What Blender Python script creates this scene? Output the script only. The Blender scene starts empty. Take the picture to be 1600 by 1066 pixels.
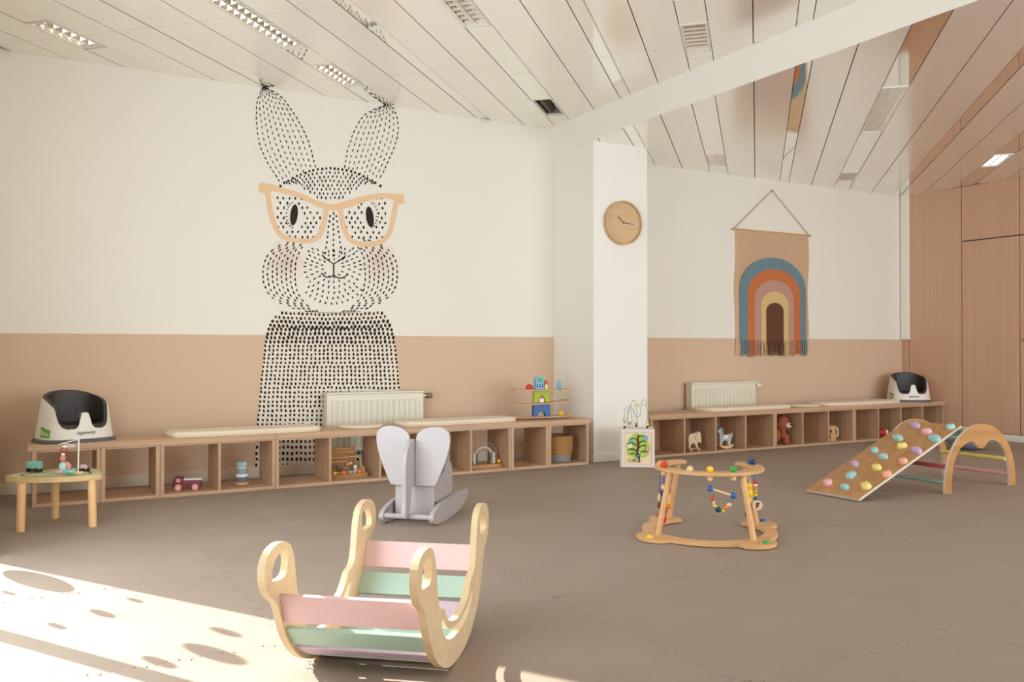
import bpy, bmesh, math, random
from math import sin, cos, tan, pi, radians, atan2, sqrt
from mathutils import Vector, Matrix
from mathutils.geometry import tessellate_polygon
random.seed(7)
SC = bpy.context.scene
COL = SC.collection

# ------------------------------------------------------------------ camera
FPX, CXP, H0, CH = 1375.0, 800.0, 544.0, 1.05
TH = radians(29.456)
PIT = math.atan((H0 - 533) / FPX)
RV = Vector((cos(TH), -sin(TH), 0)); F0 = Vector((sin(TH), cos(TH), 0)); ZV = Vector((0, 0, 1))
FV = F0 * cos(PIT) + ZV * sin(PIT); UV = ZV * cos(PIT) - F0 * sin(PIT)
CAM = Vector((0, 0, CH))
cam = bpy.data.cameras.new('camera')
cam.sensor_width = 36; cam.lens = FPX / 1600 * 36; cam.clip_start = 0.05
camo = bpy.data.objects.new('camera', cam); COL.objects.link(camo)
camo.location = CAM
camo.rotation_euler = (pi / 2 + PIT, 0, -TH)
SC.camera = camo

def ray(x, y): return FV + RV * ((x - CXP) / FPX) + UV * ((533 - y) / FPX)
def onZ(x, y, z=0):
    d = ray(x, y); return CAM + d * ((z - CH) / d.z)
def onY(x, y, Y):
    d = ray(x, y); return CAM + d * (Y / d.y)
def onX(x, y, X):
    d = ray(x, y); return CAM + d * (X / d.x)
def LD(lat, dep, z=0): return RV * lat + F0 * dep + ZV * z

# ------------------------------------------------------------------ light
w = bpy.data.worlds.new('sky'); SC.world = w; w.use_nodes = True
bg = w.node_tree.nodes['Background']
bg.inputs[0].default_value = (0.90, 0.97, 1.02, 1); bg.inputs[1].default_value = 5.9
SUN_EL = radians(30)
sd = Vector((0.515 * cos(SUN_EL), -0.857 * cos(SUN_EL), -sin(SUN_EL)))
sun = bpy.data.lights.new('sun', 'SUN'); sun.energy = 17; sun.angle = radians(0.7); sun.color = (1, .965, .9)
suno = bpy.data.objects.new('sun', sun); COL.objects.link(suno)
suno.rotation_euler = sd.to_track_quat('-Z', 'Y').to_euler()
suno.location = (-3, 6, 5)
def portal(loc, rot, sx, sy):
    l = bpy.data.lights.new('window_portal', 'AREA'); l.shape = 'RECTANGLE'; l.size = sx; l.size_y = sy
    l.cycles.is_portal = True
    o = bpy.data.objects.new('window_portal', l); COL.objects.link(o); o.location = loc; o.rotation_euler = rot
portal((-.2, 3.85, 1.15), (0, -pi / 2, 0), 2.3, 2.56)
portal((6.5, -1.32, 1.5), (pi / 2, 0, 0), 6.5, 2.8)
vs = SC.view_settings
vs.view_transform = 'Standard'; vs.look = 'None'; vs.exposure = -0.05; vs.gamma = 1; vs.use_curve_mapping = False
SC.cycles.max_bounces = 12; SC.cycles.diffuse_bounces = 8; SC.cycles.use_denoising = True
SC.cycles.sample_clamp_indirect = 6

# ------------------------------------------------------------------ materials
def lin(c):
    return tuple(((v / 255 + .055) / 1.055) ** 2.4 if v > 10.3 else v / 255 / 12.92 for v in c) + (1,)
MATS = {}
def mat(name, c, rough=.55, metal=0, spec=.5, var=0, scale=8, bump=0, bscale=60, coat=0, emit=None, es=0):
    if name in MATS: return MATS[name]
    m = bpy.data.materials.new(name); m.use_nodes = True; nt = m.node_tree; b = nt.nodes['Principled BSDF']
    b.inputs['Base Color'].default_value = lin(c); b.inputs['Roughness'].default_value = rough
    b.inputs['Metallic'].default_value = metal; b.inputs['Specular IOR Level'].default_value = spec
    b.inputs['Coat Weight'].default_value = coat
    if emit: b.inputs['Emission Color'].default_value = lin(emit); b.inputs['Emission Strength'].default_value = es
    if var or bump:
        tc = nt.nodes.new('ShaderNodeTexCoord')
        if var:
            n = nt.nodes.new('ShaderNodeTexNoise'); n.inputs['Scale'].default_value = scale; n.inputs['Detail'].default_value = 4
            nt.links.new(tc.outputs['Object'], n.inputs['Vector'])
            r = nt.nodes.new('ShaderNodeValToRGB'); r.color_ramp.elements[0].position = .3; r.color_ramp.elements[1].position = .7
            r.color_ramp.elements[0].color = lin(tuple(v * (1 - var) for v in c)); r.color_ramp.elements[1].color = lin(tuple(min(255, v * (1 + var)) for v in c))
            nt.links.new(n.outputs['Fac'], r.inputs['Fac']); nt.links.new(r.outputs['Color'], b.inputs['Base Color'])
        if bump:
            n2 = nt.nodes.new('ShaderNodeTexNoise'); n2.inputs['Scale'].default_value = bscale; n2.inputs['Detail'].default_value = 3
            nt.links.new(tc.outputs['Object'], n2.inputs['Vector'])
            bp = nt.nodes.new('ShaderNodeBump'); bp.inputs['Strength'].default_value = bump; bp.inputs['Distance'].default_value = .004
            nt.links.new(n2.outputs['Fac'], bp.inputs['Height']); nt.links.new(bp.outputs['Normal'], b.inputs['Normal'])
    MATS[name] = m
    return m
def wood(name, c, c2, axis=0, scale=14, stretch=9, rough=.5, world=False, ring=0, coat=0):
    """streaky grain that runs along the given axis"""
    if name in MATS: return MATS[name]
    m = bpy.data.materials.new(name); m.use_nodes = True; nt = m.node_tree; b = nt.nodes['Principled BSDF']
    L = nt.links.new; N = nt.nodes.new
    if world:
        g = N('ShaderNodeNewGeometry'); src = g.outputs['Position']
    else:
        t = N('ShaderNodeTexCoord'); src = t.outputs['Object']
    mp = N('ShaderNodeMapping'); s = [scale * stretch / 3] * 3; s[axis] = scale / stretch
    mp.inputs['Scale'].default_value = s; L(src, mp.inputs['Vector'])
    n = N('ShaderNodeTexNoise'); n.inputs['Scale'].default_value = 1; n.inputs['Detail'].default_value = 5; n.inputs['Distortion'].default_value = .5
    L(mp.outputs['Vector'], n.inputs['Vector'])
    r = N('ShaderNodeValToRGB'); r.color_ramp.elements[0].position = .32; r.color_ramp.elements[1].position = .68
    r.color_ramp.elements[0].color = lin(c2); r.color_ramp.elements[1].color = lin(c)
    out = r.outputs['Color']; L(n.outputs['Fac'], r.inputs['Fac'])
    if ring:
        mp2 = N('ShaderNodeMapping'); s2 = [ring] * 3; s2[axis] = ring * .12; mp2.inputs['Scale'].default_value = s2; L(src, mp2.inputs['Vector'])
        wv = N('ShaderNodeTexWave'); wv.wave_type = 'RINGS'; wv.inputs['Scale'].default_value = 1.6; wv.inputs['Distortion'].default_value = 5; wv.inputs['Detail'].default_value = 2
        wv.inputs['Detail Scale'].default_value = .8
        L(mp2.outputs['Vector'], wv.inputs['Vector'])
        mx = N('ShaderNodeMixRGB'); mx.blend_type = 'MULTIPLY'; mx.inputs['Fac'].default_value = .12
        r2 = N('ShaderNodeValToRGB'); r2.color_ramp.elements[0].color = (.72, .66, .6, 1); r2.color_ramp.elements[1].color = (1, 1, 1, 1); r2.color_ramp.elements[1].position = .35
        L(wv.outputs['Fac'], r2.inputs['Fac']); L(out, mx.inputs['Color1']); L(r2.outputs['Color'], mx.inputs['Color2']); out = mx.outputs['Color']
    L(out, b.inputs['Base Color']); b.inputs['Roughness'].default_value = rough; b.inputs['Coat Weight'].default_value = coat
    MATS[name] = m
    return m

def wall_mat(name, xlim=None):
    m = bpy.data.materials.new(name); m.use_nodes = True; nt = m.node_tree; b = nt.nodes['Principled BSDF']; L = nt.links.new; N = nt.nodes.new
    g = N('ShaderNodeNewGeometry'); s = N('ShaderNodeSeparateXYZ'); L(g.outputs['Position'], s.inputs[0])
    c = N('ShaderNodeMath'); c.operation = 'LESS_THAN'; c.inputs[1].default_value = 1.157; L(s.outputs['Z'], c.inputs[0])
    mx = N('ShaderNodeMixRGB'); mx.inputs['Color1'].default_value = lin(WHITE); mx.inputs['Color2'].default_value = lin(PINK)
    L(c.outputs[0], mx.inputs['Fac']); L(mx.outputs[0], b.inputs['Base Color']); b.inputs['Roughness'].default_value = .8
    b.inputs['Specular IOR Level'].default_value = .2
    n = N('ShaderNodeTexNoise'); n.inputs['Scale'].default_value = 90; L(g.outputs['Position'], n.inputs['Vector'])
    bp = N('ShaderNodeBump'); bp.inputs['Strength'].default_value = .08; bp.inputs['Distance'].default_value = .003
    L(n.outputs['Fac'], bp.inputs['Height']); L(bp.outputs['Normal'], b.inputs['Normal'])
    return m
WHITE = (237, 233, 222); PINK = (216, 188, 161)
M_WALL = wall_mat('two_tone_wall_paint')
M_WHITE = mat('white_wall_paint', (243, 241, 233), .75, spec=.2, bump=.05, bscale=90)
M_PANEL = mat('lacquered_ceiling_panel', (249, 246, 238), .2, metal=.62, spec=.6)
M_STRIP = mat('mirror_ceiling_strip', (246, 243, 236), .05, metal=1)
M_OAK = wood('grey_oak_x', (206, 171, 138), (188, 152, 120), 0, 16, 10, .5)
M_OAKZ = wood('grey_oak_z', (204, 169, 136), (185, 149, 117), 2, 16, 10, .5)
M_OAKY = wood('grey_oak_y', (190, 157, 126), (170, 136, 106), 1, 16, 10, .5)
M_PINKOAK = wood('pink_oak_veneer', (214, 174, 146), (208, 167, 139), 2, 6, 7, .5, world=True, ring=2.4)
M_BIRCH = wood('birch_ply', (224, 202, 164), (214, 188, 148), 0, 8, 6, .45)
M_PINE = wood('pine_leg', (232, 190, 138), (216, 170, 116), 2, 16, 8, .5)
M_BEECH = wood('beech', (222, 176, 122), (206, 156, 104), 0, 10, 6, .42)
M_PLY = wood('honey_ply', (196, 146, 92), (172, 122, 72), 0, 7, 8, .4)
M_EDGE = mat('pale_ply_edge', (214, 204, 186), .6, var=.04, scale=40)
M_FLOOR = mat('taupe_foam_mat', (156, 140, 126), .55, spec=.35, var=.02, scale=3, bump=.25, bscale=160)
M_DARK = mat('dark_gap', (58, 48, 42), .8)
M_SKIRT = mat('cream_skirting', (226, 212, 190), .5)
M_RAD = mat('enamel_radiator', (224, 220, 200), .35)
M_CUSH = mat('cream_cotton', (232, 218, 196), .9, spec=.15, bump=.3, bscale=220)
M_INK = mat('mural_black', (52, 42, 38), .8, spec=.2)
M_FILL = mat('mural_white', (233, 224, 210), .8, spec=.2)
M_PEACH = mat('mural_peach', (236, 200, 160), .8, spec=.2)
M_GREY = mat('elephant_grey', (180, 172, 172), .45)
M_DGREY = mat('charcoal_plastic', (62, 54, 52), .45)
M_BASEG = mat('slate_rubber', (98, 92, 96), .55)
M_WPLAS = mat('white_plastic', (232, 226, 214), .35)
M_MIRROR = mat('louvre_aluminium', (240, 238, 234), .14, metal=1)
M_LFRAME = mat('white_lamp_frame', (226, 222, 212), .4)
M_TUBE = mat('lamp_tube', (255, 250, 240), .4, emit=(255, 248, 235), es=3.6)
P_PINK = mat('pastel_pink', (226, 194, 196), .5); P_MINT = mat('pastel_mint', (172, 202, 188), .5); P_LILAC = mat('pastel_lilac', (202, 186, 206), .5)
H_PINK = mat('hold_pink', (240, 180, 190), .5); H_BLUE = mat('hold_blue', (160, 205, 210), .5); H_YEL = mat('hold_yellow', (242, 222, 132), .5)
H_LIL = mat('hold_lilac', (198, 172, 212), .5); H_COR = mat('hold_coral', (244, 172, 150), .5); H_MINT = mat('hold_mint', (166, 210, 198), .5)
RED = mat('toy_red', (206, 52, 44), .4); BLUE = mat('toy_blue', (42, 96, 160), .4); YEL = mat('toy_yellow', (240, 198, 40), .4)
GREEN = mat('toy_green', (66, 160, 72), .4); LIME = mat('toy_lime', (172, 190, 40), .45); ORANGE = mat('toy_orange', (238, 120, 44), .4)
NAVY = mat('toy_navy', (34, 48, 92), .4); SKY = mat('toy_sky', (128, 178, 216), .45); TEAL = mat('toy_teal', (124, 190, 180), .5)
ROSE = mat('toy_rose', (222, 150, 148), .5); MAROON = mat('toy_maroon', (110, 30, 42), .45); NAT = mat('toy_natural', (232, 198, 156), .5)
BLACK = mat('toy_black', (36, 30, 30), .45); TWHITE = mat('toy_white', (240, 234, 224), .45)

# ------------------------------------------------------------------ mesh helpers
def B(): return bmesh.new()
def box(bm, c, s, rot=None, taper=None):
    vs_ = []
    for dz in (-1, 1):
        for dy in (-1, 1):
            for dx in (-1, 1):
                k = taper if (taper and dz > 0) else 1
                v = Vector((dx * s[0] / 2 * k, dy * s[1] / 2 * k, dz * s[2] / 2))
                if rot is not None: v = rot @ v
                vs_.append(bm.verts.new(v + Vector(c)))
    for f in ((0, 2, 3, 1), (4, 5, 7, 6), (0, 1, 5, 4), (2, 6, 7, 3), (1, 3, 7, 5), (0, 4, 6, 2)):
        bm.faces.new([vs_[i] for i in f])
    return bm
def bx(bm, x0, x1, y0, y1, z0, z1): return box(bm, ((x0 + x1) / 2, (y0 + y1) / 2, (z0 + z1) / 2), (x1 - x0, y1 - y0, z1 - z0))
def frame_of(d):
    d = d.normalized(); a = Vector((0, 0, 1)) if abs(d.z) < .9 else Vector((1, 0, 0))
    u = d.cross(a).normalized(); return u, d.cross(u).normalized()
def cyl(bm, p0, p1, r0, r1=None, seg=12):
    p0 = Vector(p0); p1 = Vector(p1); r1 = r0 if r1 is None else r1
    u, v = frame_of(p1 - p0); A = []; Bv = []
    for i in range(seg):
        a = 2 * pi * i / seg; q = u * cos(a) + v * sin(a)
        A.append(bm.verts.new(p0 + q * r0)); Bv.append(bm.verts.new(p1 + q * r1))
    for i in range(seg):
        j = (i + 1) % seg; bm.faces.new((A[i], A[j], Bv[j], Bv[i]))
    bm.faces.new(A[::-1]); bm.faces.new(Bv)
    return bm
def tube(bm, pts, r, seg=8, closed=False):
    pts = [Vector(p) for p in pts]; n = len(pts); rings = []
    pu = None
    for i, p in enumerate(pts):
        d = (pts[(i + 1) % n] - pts[i - 1]) if closed else (pts[min(i + 1, n - 1)] - pts[max(i - 1, 0)])
        d.normalize()
        if pu is None: u, v = frame_of(d)
        else:
            u = (pu - d * pu.dot(d)).normalized(); v = d.cross(u)
        pu = u
        rr = r[i] if isinstance(r, (list, tuple)) else r
        rings.append([bm.verts.new(p + (u * cos(2 * pi * k / seg) + v * sin(2 * pi * k / seg)) * rr) for k in range(seg)])
    for i in range(n if closed else n - 1):
        a, b = rings[i], rings[(i + 1) % n]
        for k in range(seg):
            bm.faces.new((a[k], a[(k + 1) % seg], b[(k + 1) % seg], b[k]))
    if not closed: bm.faces.new(rings[0][::-1]); bm.faces.new(rings[-1])
    return bm
def sph(bm, c, r, su=12, sv=8, sc=(1, 1, 1), rot=None):
    m = Matrix.Translation(Vector(c)) @ (rot.to_4x4() if rot is not None else Matrix()) @ Matrix.Diagonal((r * sc[0], r * sc[1], r * sc[2], 1))
    bmesh.ops.create_uvsphere(bm, u_segments=su, v_segments=sv, radius=1, matrix=m); return bm
def lathe(bm, prof, c=(0, 0, 0), seg=24, m=None):
    c = Vector(c); rings = []
    for r, z in prof:
        ring = []
        for k in range(seg):
            v = Vector((r * cos(2 * pi * k / seg), r * sin(2 * pi * k / seg), z))
            if m is not None: v = m @ v
            ring.append(bm.verts.new(v + c))
        rings.append(ring)
    for a, b in zip(rings, rings[1:]):
        for k in range(seg): bm.faces.new((a[k], a[(k + 1) % seg], b[(k + 1) % seg], b[k]))
    bm.faces.new(rings[0][::-1]); bm.faces.new(rings[-1]); return bm
def prism(bm, loops, o, u, v, n, th):
    """loops: outer 2D outline followed by holes; extruded by th along n from o"""
    o = Vector(o); u = Vector(u); v = Vector(v); n = Vector(n)
    l3 = [[Vector((p[0], p[1], 0)) for p in L] for L in loops]
    tris = tessellate_polygon(l3); flat = [p for L in l3 for p in L]
    A = [bm.verts.new(o + u * p.x + v * p.y) for p in flat]; C2 = [bm.verts.new(o + u * p.x + v * p.y + n * th) for p in flat]
    for t in tris:
        try: bm.faces.new([A[i] for i in t]); bm.faces.new([C2[i] for i in reversed(t)])
        except ValueError: pass
    k = 0
    for L in loops:
        m = len(L)
        for i in range(m):
            j = (i + 1) % m; bm.faces.new((A[k + i], A[k + j], C2[k + j], C2[k + i]))
        k += m
    return bm
def flat(bm, pts):
    l3 = [Vector(p) for p in pts]; vv = [bm.verts.new(p) for p in l3]
    for t in tessellate_polygon([l3]): bm.faces.new([vv[i] for i in t])
    return bm
def smooth_loop(pts, it=2):
    for _ in range(it):
        q = []
        for i in range(len(pts)):
            a = pts[i]; b = pts[(i + 1) % len(pts)]
            q += [(a[0] * .75 + b[0] * .25, a[1] * .75 + b[1] * .25), (a[0] * .25 + b[0] * .75, a[1] * .25 + b[1] * .75)]
        pts = q
    return pts
def spline(pts, n=8):
    out = []
    P = [Vector(p) for p in pts]
    for i in range(len(P) - 1):
        p0 = P[max(i - 1, 0)]; p1 = P[i]; p2 = P[i + 1]; p3 = P[min(i + 2, len(P) - 1)]
        for k in range(n):
            t = k / n
            out.append(.5 * ((2 * p1) + (p2 - p0) * t + (2 * p0 - 5 * p1 + 4 * p2 - p3) * t * t + (3 * p1 - p0 - 3 * p2 + p3) * t ** 3))
    out.append(P[-1]); return out
def obj(name, bm, m, parent=None, smooth=False, bevel=0, kind=None, label=None, seg=2, angle=40):
    bmesh.ops.recalc_face_normals(bm, faces=bm.faces)
    me = bpy.data.meshes.new(name); bm.to_mesh(me); bm.free()
    me.materials.append(m)
    if smooth:
        for p in me.polygons: p.use_smooth = True
        try: me.set_sharp_from_angle(angle=radians(angle))
        except Exception: pass
    o = bpy.data.objects.new(name, me); COL.objects.link(o)
    if parent is not None: o.parent = parent
    if bevel:
        md = o.modifiers.new('bevel', 'BEVEL'); md.width = bevel; md.segments = seg; md.limit_method = 'ANGLE'; md.angle_limit = radians(50)
        md.harden_normals = False
    if kind: o['kind'] = kind
    if label: o['label'] = label
    return o
def thing(name, label, cat, loc=(0, 0, 0), rz=0, group=None, rot=None):
    o = bpy.data.objects.new(name, None); COL.objects.link(o); o.empty_display_size = .1
    o.location = loc; o.rotation_euler = rot if rot else (0, 0, rz); o['label'] = label; o['category'] = cat
    if group: o['group'] = group
    return o
def tag(o, label, cat, group=None):
    o['label'] = label; o['category'] = cat
    if group: o['group'] = group
    return o
def struct(name, bm, m, **k): return obj(name, bm, m, kind='structure', **k)
def copy_part(src, parent=None, loc=None, rot=None):
    c = src.copy(); COL.objects.link(c)
    if parent is not None: c.parent = parent
    if loc is not None: c.location = loc
    if rot is not None: c.rotation_euler = rot
    return c

# ------------------------------------------------------------------ room shell
XW, XB, XE, YN, YS, ZL, ZR = -.1, 4.55, 9.75, 7.25, -1.3, 3.18, 2.96
bm = B(); bx(bm, XW - .1, XB, YN, YN + .15, -.1, 3.4); struct('wall_mural', bm, M_WALL)
bm = B(); bx(bm, XB, XE + .2, YN, YN + .15, -.1, 3.4); struct('wall_alcove', bm, M_WALL)
# pillar
bm = B(); prism(bm, [[(4.56, 7.249), (4.635, 6.68), (5.256, 6.68), (5.256, 7.249)]], (0, 0, -.02), (1, 0, 0), (0, 1, 0), (0, 0, 1), 3.1)
struct('wall_pillar', bm, M_WHITE)
# west wall: piers, head and rail around a run of glazed bays
bm = B()
bx(bm, -.16, XW, 5.136, YN, -.05, 3.4); bx(bm, -.16, XW, 2.55, 5.136, 2.3, 3.4); bx(bm, -.16, XW, YS, 2.55, -.05, 3.4)
struct('wall_west', bm, M_WHITE)
struct('shade_eaves', bx(B(), -1.05, -.16, -1.3, 7.2, 3.08, 3.2), M_WHITE)   # unseen eaves, added to shade the floor inside the west window
edges = [5.136, 3.906]
frame = B()
for yb in edges[1:]: bx(frame, -.16, XW, yb - .06, yb, -.05, 2.3)
bx(frame, -.16, XW, 2.55, 5.136, -.05, .03)
WF = mat('white_window_frame', (225, 222, 214), .4)
win = struct('window_1', frame, WF)
def pane_mat():
    m = bpy.data.materials.new('clear_pane'); m.use_nodes = True; nt = m.node_tree; nt.nodes.remove(nt.nodes['Principled BSDF'])
    t = nt.nodes.new('ShaderNodeBsdfTransparent'); g = nt.nodes.new('ShaderNodeBsdfGlossy'); g.inputs['Roughness'].default_value = .02
    x = nt.nodes.new('ShaderNodeMixShader'); x.inputs[0].default_value = .04
    nt.links.new(t.outputs[0], x.inputs[1]); nt.links.new(g.outputs[0], x.inputs[2]); nt.links.new(x.outputs[0], nt.nodes['Material Output'].inputs[0])
    return m
M_PANE = pane_mat()
ys = edges + [2.55]
for a, b in zip(ys, ys[1:]):
    bm = B(); bx(bm, -.135, -.13, b + .0005, a - .061 if a != 5.136 else a - .0005, .031, 2.299); obj('pane', bm, M_PANE, win)
# round stickers on the glass (their shadows fall in the sun patch)
M_STICK = mat('frosted_sticker', (90, 88, 84), .8)
for (zx, zy, r) in [(235, 270, .155), (1338, 726, .092), (55, 347, .03), (845, 392, .033), (640, 474, .048), (355, 552, .034), (1410, 590, .05), (995, 778, .052), (1560, 1000, .05), (700, 1040, .09)]:
    P = onZ(zx / 4, 840 + zy / 4); t = (P.x + .128) / .515
    yy = P.y + t * .857; zz = t * tan(SUN_EL)
    bm = B(); cyl(bm, (-.1295, yy, zz), (-.127, yy, zz), r, seg=32)
    obj('sticker', bm, M_STICK, win)
# south wall with a window band
bm = B(); bx(bm, XW - .1, XE + .2, YS - .15, YS, -.05, .1); bx(bm, XW - .1, XE + .2, YS - .15, YS, 2.9, 3.4)
for x0_, x1_ in ((XW - .1, 3.2), (5.2, 5.35), (7.35, 7.5), (XE - .05, XE + .1)): bx(bm, x0_, x1_, YS - .15, YS, .1, 2.9)
struct('wall_south', bm, M_WHITE)
# bulkhead between the two ceiling heights
bm = B(); prism(bm, [[(4.50, 3.35), (4.50, 3.18), (4.60, 2.962), (4.612, 2.985), (4.70, 2.985), (4.70, 3.35)]], (0, YS, 0), (1, 0, 0), (0, 0, 1), (0, 1, 0), YN - YS)
struct('trim_1', bm, M_WHITE)

# floor: slab and foam puzzle mats
floor = struct('floor', bx(B(), XW - .06, XE + .2, YS, YN + .1, -.12, -.0125), mat('subfloor', (110, 100, 92), .8))
MX, MY = 1.12, 1.085
def tooth(L, nt, d):
    pts = [(0, 0)]; st = L / nt; w_ = st * .25
    for i in range(nt):
        c = (i + .5) * st; s = 1 if i % 2 == 0 else -1
        pts += [(c - w_ * .75, 0), (c - w_ * 1.15, s * d), (c + w_ * 1.15, s * d), (c + w_ * .75, 0)]
    return pts
tx = tooth(MX, 16, .016); ty = tooth(MY, 16, .016)
ol = [(-MX / 2 + t, -MY / 2 + o) for t, o in tx] + [(MX / 2 + o, -MY / 2 + t) for t, o in ty] + \
     [(-MX / 2 + t, MY / 2 + o) for t, o in ([(MX, 0)] + tx[::-1][:-1])] + [(-MX / 2 + o, -MY / 2 + t) for t, o in ([(MY, 0)] + ty[::-1][:-1])]
def inset(l, g):
    out = []; n = len(l)
    for i in range(n):
        a = Vector(l[i - 1]); b = Vector(l[i]); c = Vector(l[(i + 1) % n])
        e1 = (b - a).normalized(); e2 = (c - b).normalized(); n1 = Vector((-e1.y, e1.x)); n2 = Vector((-e2.y, e2.x))
        m_ = (n1 + n2); m_ = m_.normalized() if m_.length > 1e-6 else n1
        out.append(tuple(b + m_ * (g / max(.5, m_.dot(n1)))))
    return out
o1 = inset(ol, .0006); o2 = inset(ol, .0026)
bm = B()
l3 = [Vector((p[0], p[1], 0)) for p in o2]
T = [bm.verts.new(p) for p in l3]
for t in tessellate_polygon([l3]): bm.faces.new([T[i] for i in t])
E1 = [bm.verts.new((p[0], p[1], -.002)) for p in o1]; E2 = [bm.verts.new((p[0], p[1], -.012)) for p in o1]
n_ = len(T)
for i in range(n_):
    j = (i + 1) % n_; bm.faces.new((T[i], T[j], E1[j], E1[i])); bm.faces.new((E1[i], E1[j], E2[j], E2[i]))
mat0 = obj('foam_mat', bm, M_FLOOR, floor)
k = 0
for ix in range(-1, 9):
    for iy in range(-2, 5):
        x = .855 + MX * (ix + .5); yy = 2.045 + MY * (iy + .5)
        if x - MX / 2 > XE or yy - MY / 2 > YN: continue
        o = mat0 if k == 0 else copy_part(mat0, floor)
        o.location = (x, yy, random.uniform(-.0012, .0003)); k += 1
bm = B(); bx(bm, XW, XE, YS, 2.045 - 2 * MY - .02, -.012, -.001); obj('rear_mat', bm, M_FLOOR, floor)

# skirtings
bm = B(); bx(bm, XW, 4.57, YN - .018, YN - .001, 0, .085); struct('baseboard_mural', bm, M_SKIRT, bevel=.003)
bm = B(); bx(bm, 4.66, 5.25, 6.664, 6.679, 0, .07); struct('baseboard_pillar', bm, M_WHITE, bevel=.003)

# ------------------------------------------------------------------ ceiling
NV = Vector((1, -1, 0)) / sqrt(2); SV = Vector((1, 1, 0)) / sqrt(2)
def clip(poly, x0, x1, y0, y1):
    for ax, lim, sg in ((0, x0, 1), (0, x1, -1), (1, y0, 1), (1, y1, -1)):
        out = []
        for i in range(len(poly)):
            a = poly[i - 1]; b = poly[i]; da = (a[ax] - lim) * sg; db = (b[ax] - lim) * sg
            if (da >= 0) != (db >= 0):
                t = da / (da - db); out.append((a[0] + (b[0] - a[0]) * t, a[1] + (b[1] - a[1]) * t))
            if db >= 0: out.append(b)
        poly = out
        if len(poly) < 3: return []
    return poly
def area(p): return abs(sum(p[i - 1][0] * p[i][1] - p[i][0] * p[i - 1][1] for i in range(len(p)))) / 2
def NS(n, s): v = NV * n + SV * s; return (v.x, v.y)
YP = 1.2
ceil = B(); bx(ceil, XW - .06, 4.6, YS, YN + .1, ZL + .14, ZL + .2); bx(ceil, 4.6, XE + .2, YS, YN + .1, ZR + .14, ZR + .2)
bx(ceil, XW, 4.5, YS, YP, ZL, ZL + .03); bx(ceil, 4.7, XE, YS, YP, ZR, ZR + .03)
ceil = struct('ceiling', ceil, mat('ceiling_void', (214, 204, 188), .8))
LAMPS = {-4.62: [(4.69, 5.20)], -3.25: [(4.2, 5.60), (5.96, 6.53)], -1.864: [(4.5, 5.53), (7.30, 7.86)], -.484: [(4.9, 5.46), (5.87, 6.42)]}
LAMPSR = {-.515: [(8.88, 9.45)], .89: [(6.94, 8.36), (10.2, 10.72)], 2.27: [(9.66, 10.25)]}
def strip_pieces(n0, n1, s0, s1, cuts):
    c = [s0] + sorted(x for x in cuts if s0 < x < s1) + [s1]; return list(zip(c, c[1:]))
def place(n0, n1, sa, sb, reg, z, name, m, gap=.0035, lift=0):
    poly = [NS(n0 + gap, sa + gap * .4), NS(n1 - gap, sa + gap * .4), NS(n1 - gap, sb - gap * .4), NS(n0 + gap, sb - gap * .4)]
    poly = clip(poly, *reg)
    if len(poly) < 3 or area(poly) < .004: return
    bm = B(); prism(bm, [poly], (0, 0, z + lift), (1, 0, 0), (0, 1, 0), (0, 0, 1), .012)
    obj(name, bm, m, ceil)
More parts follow.
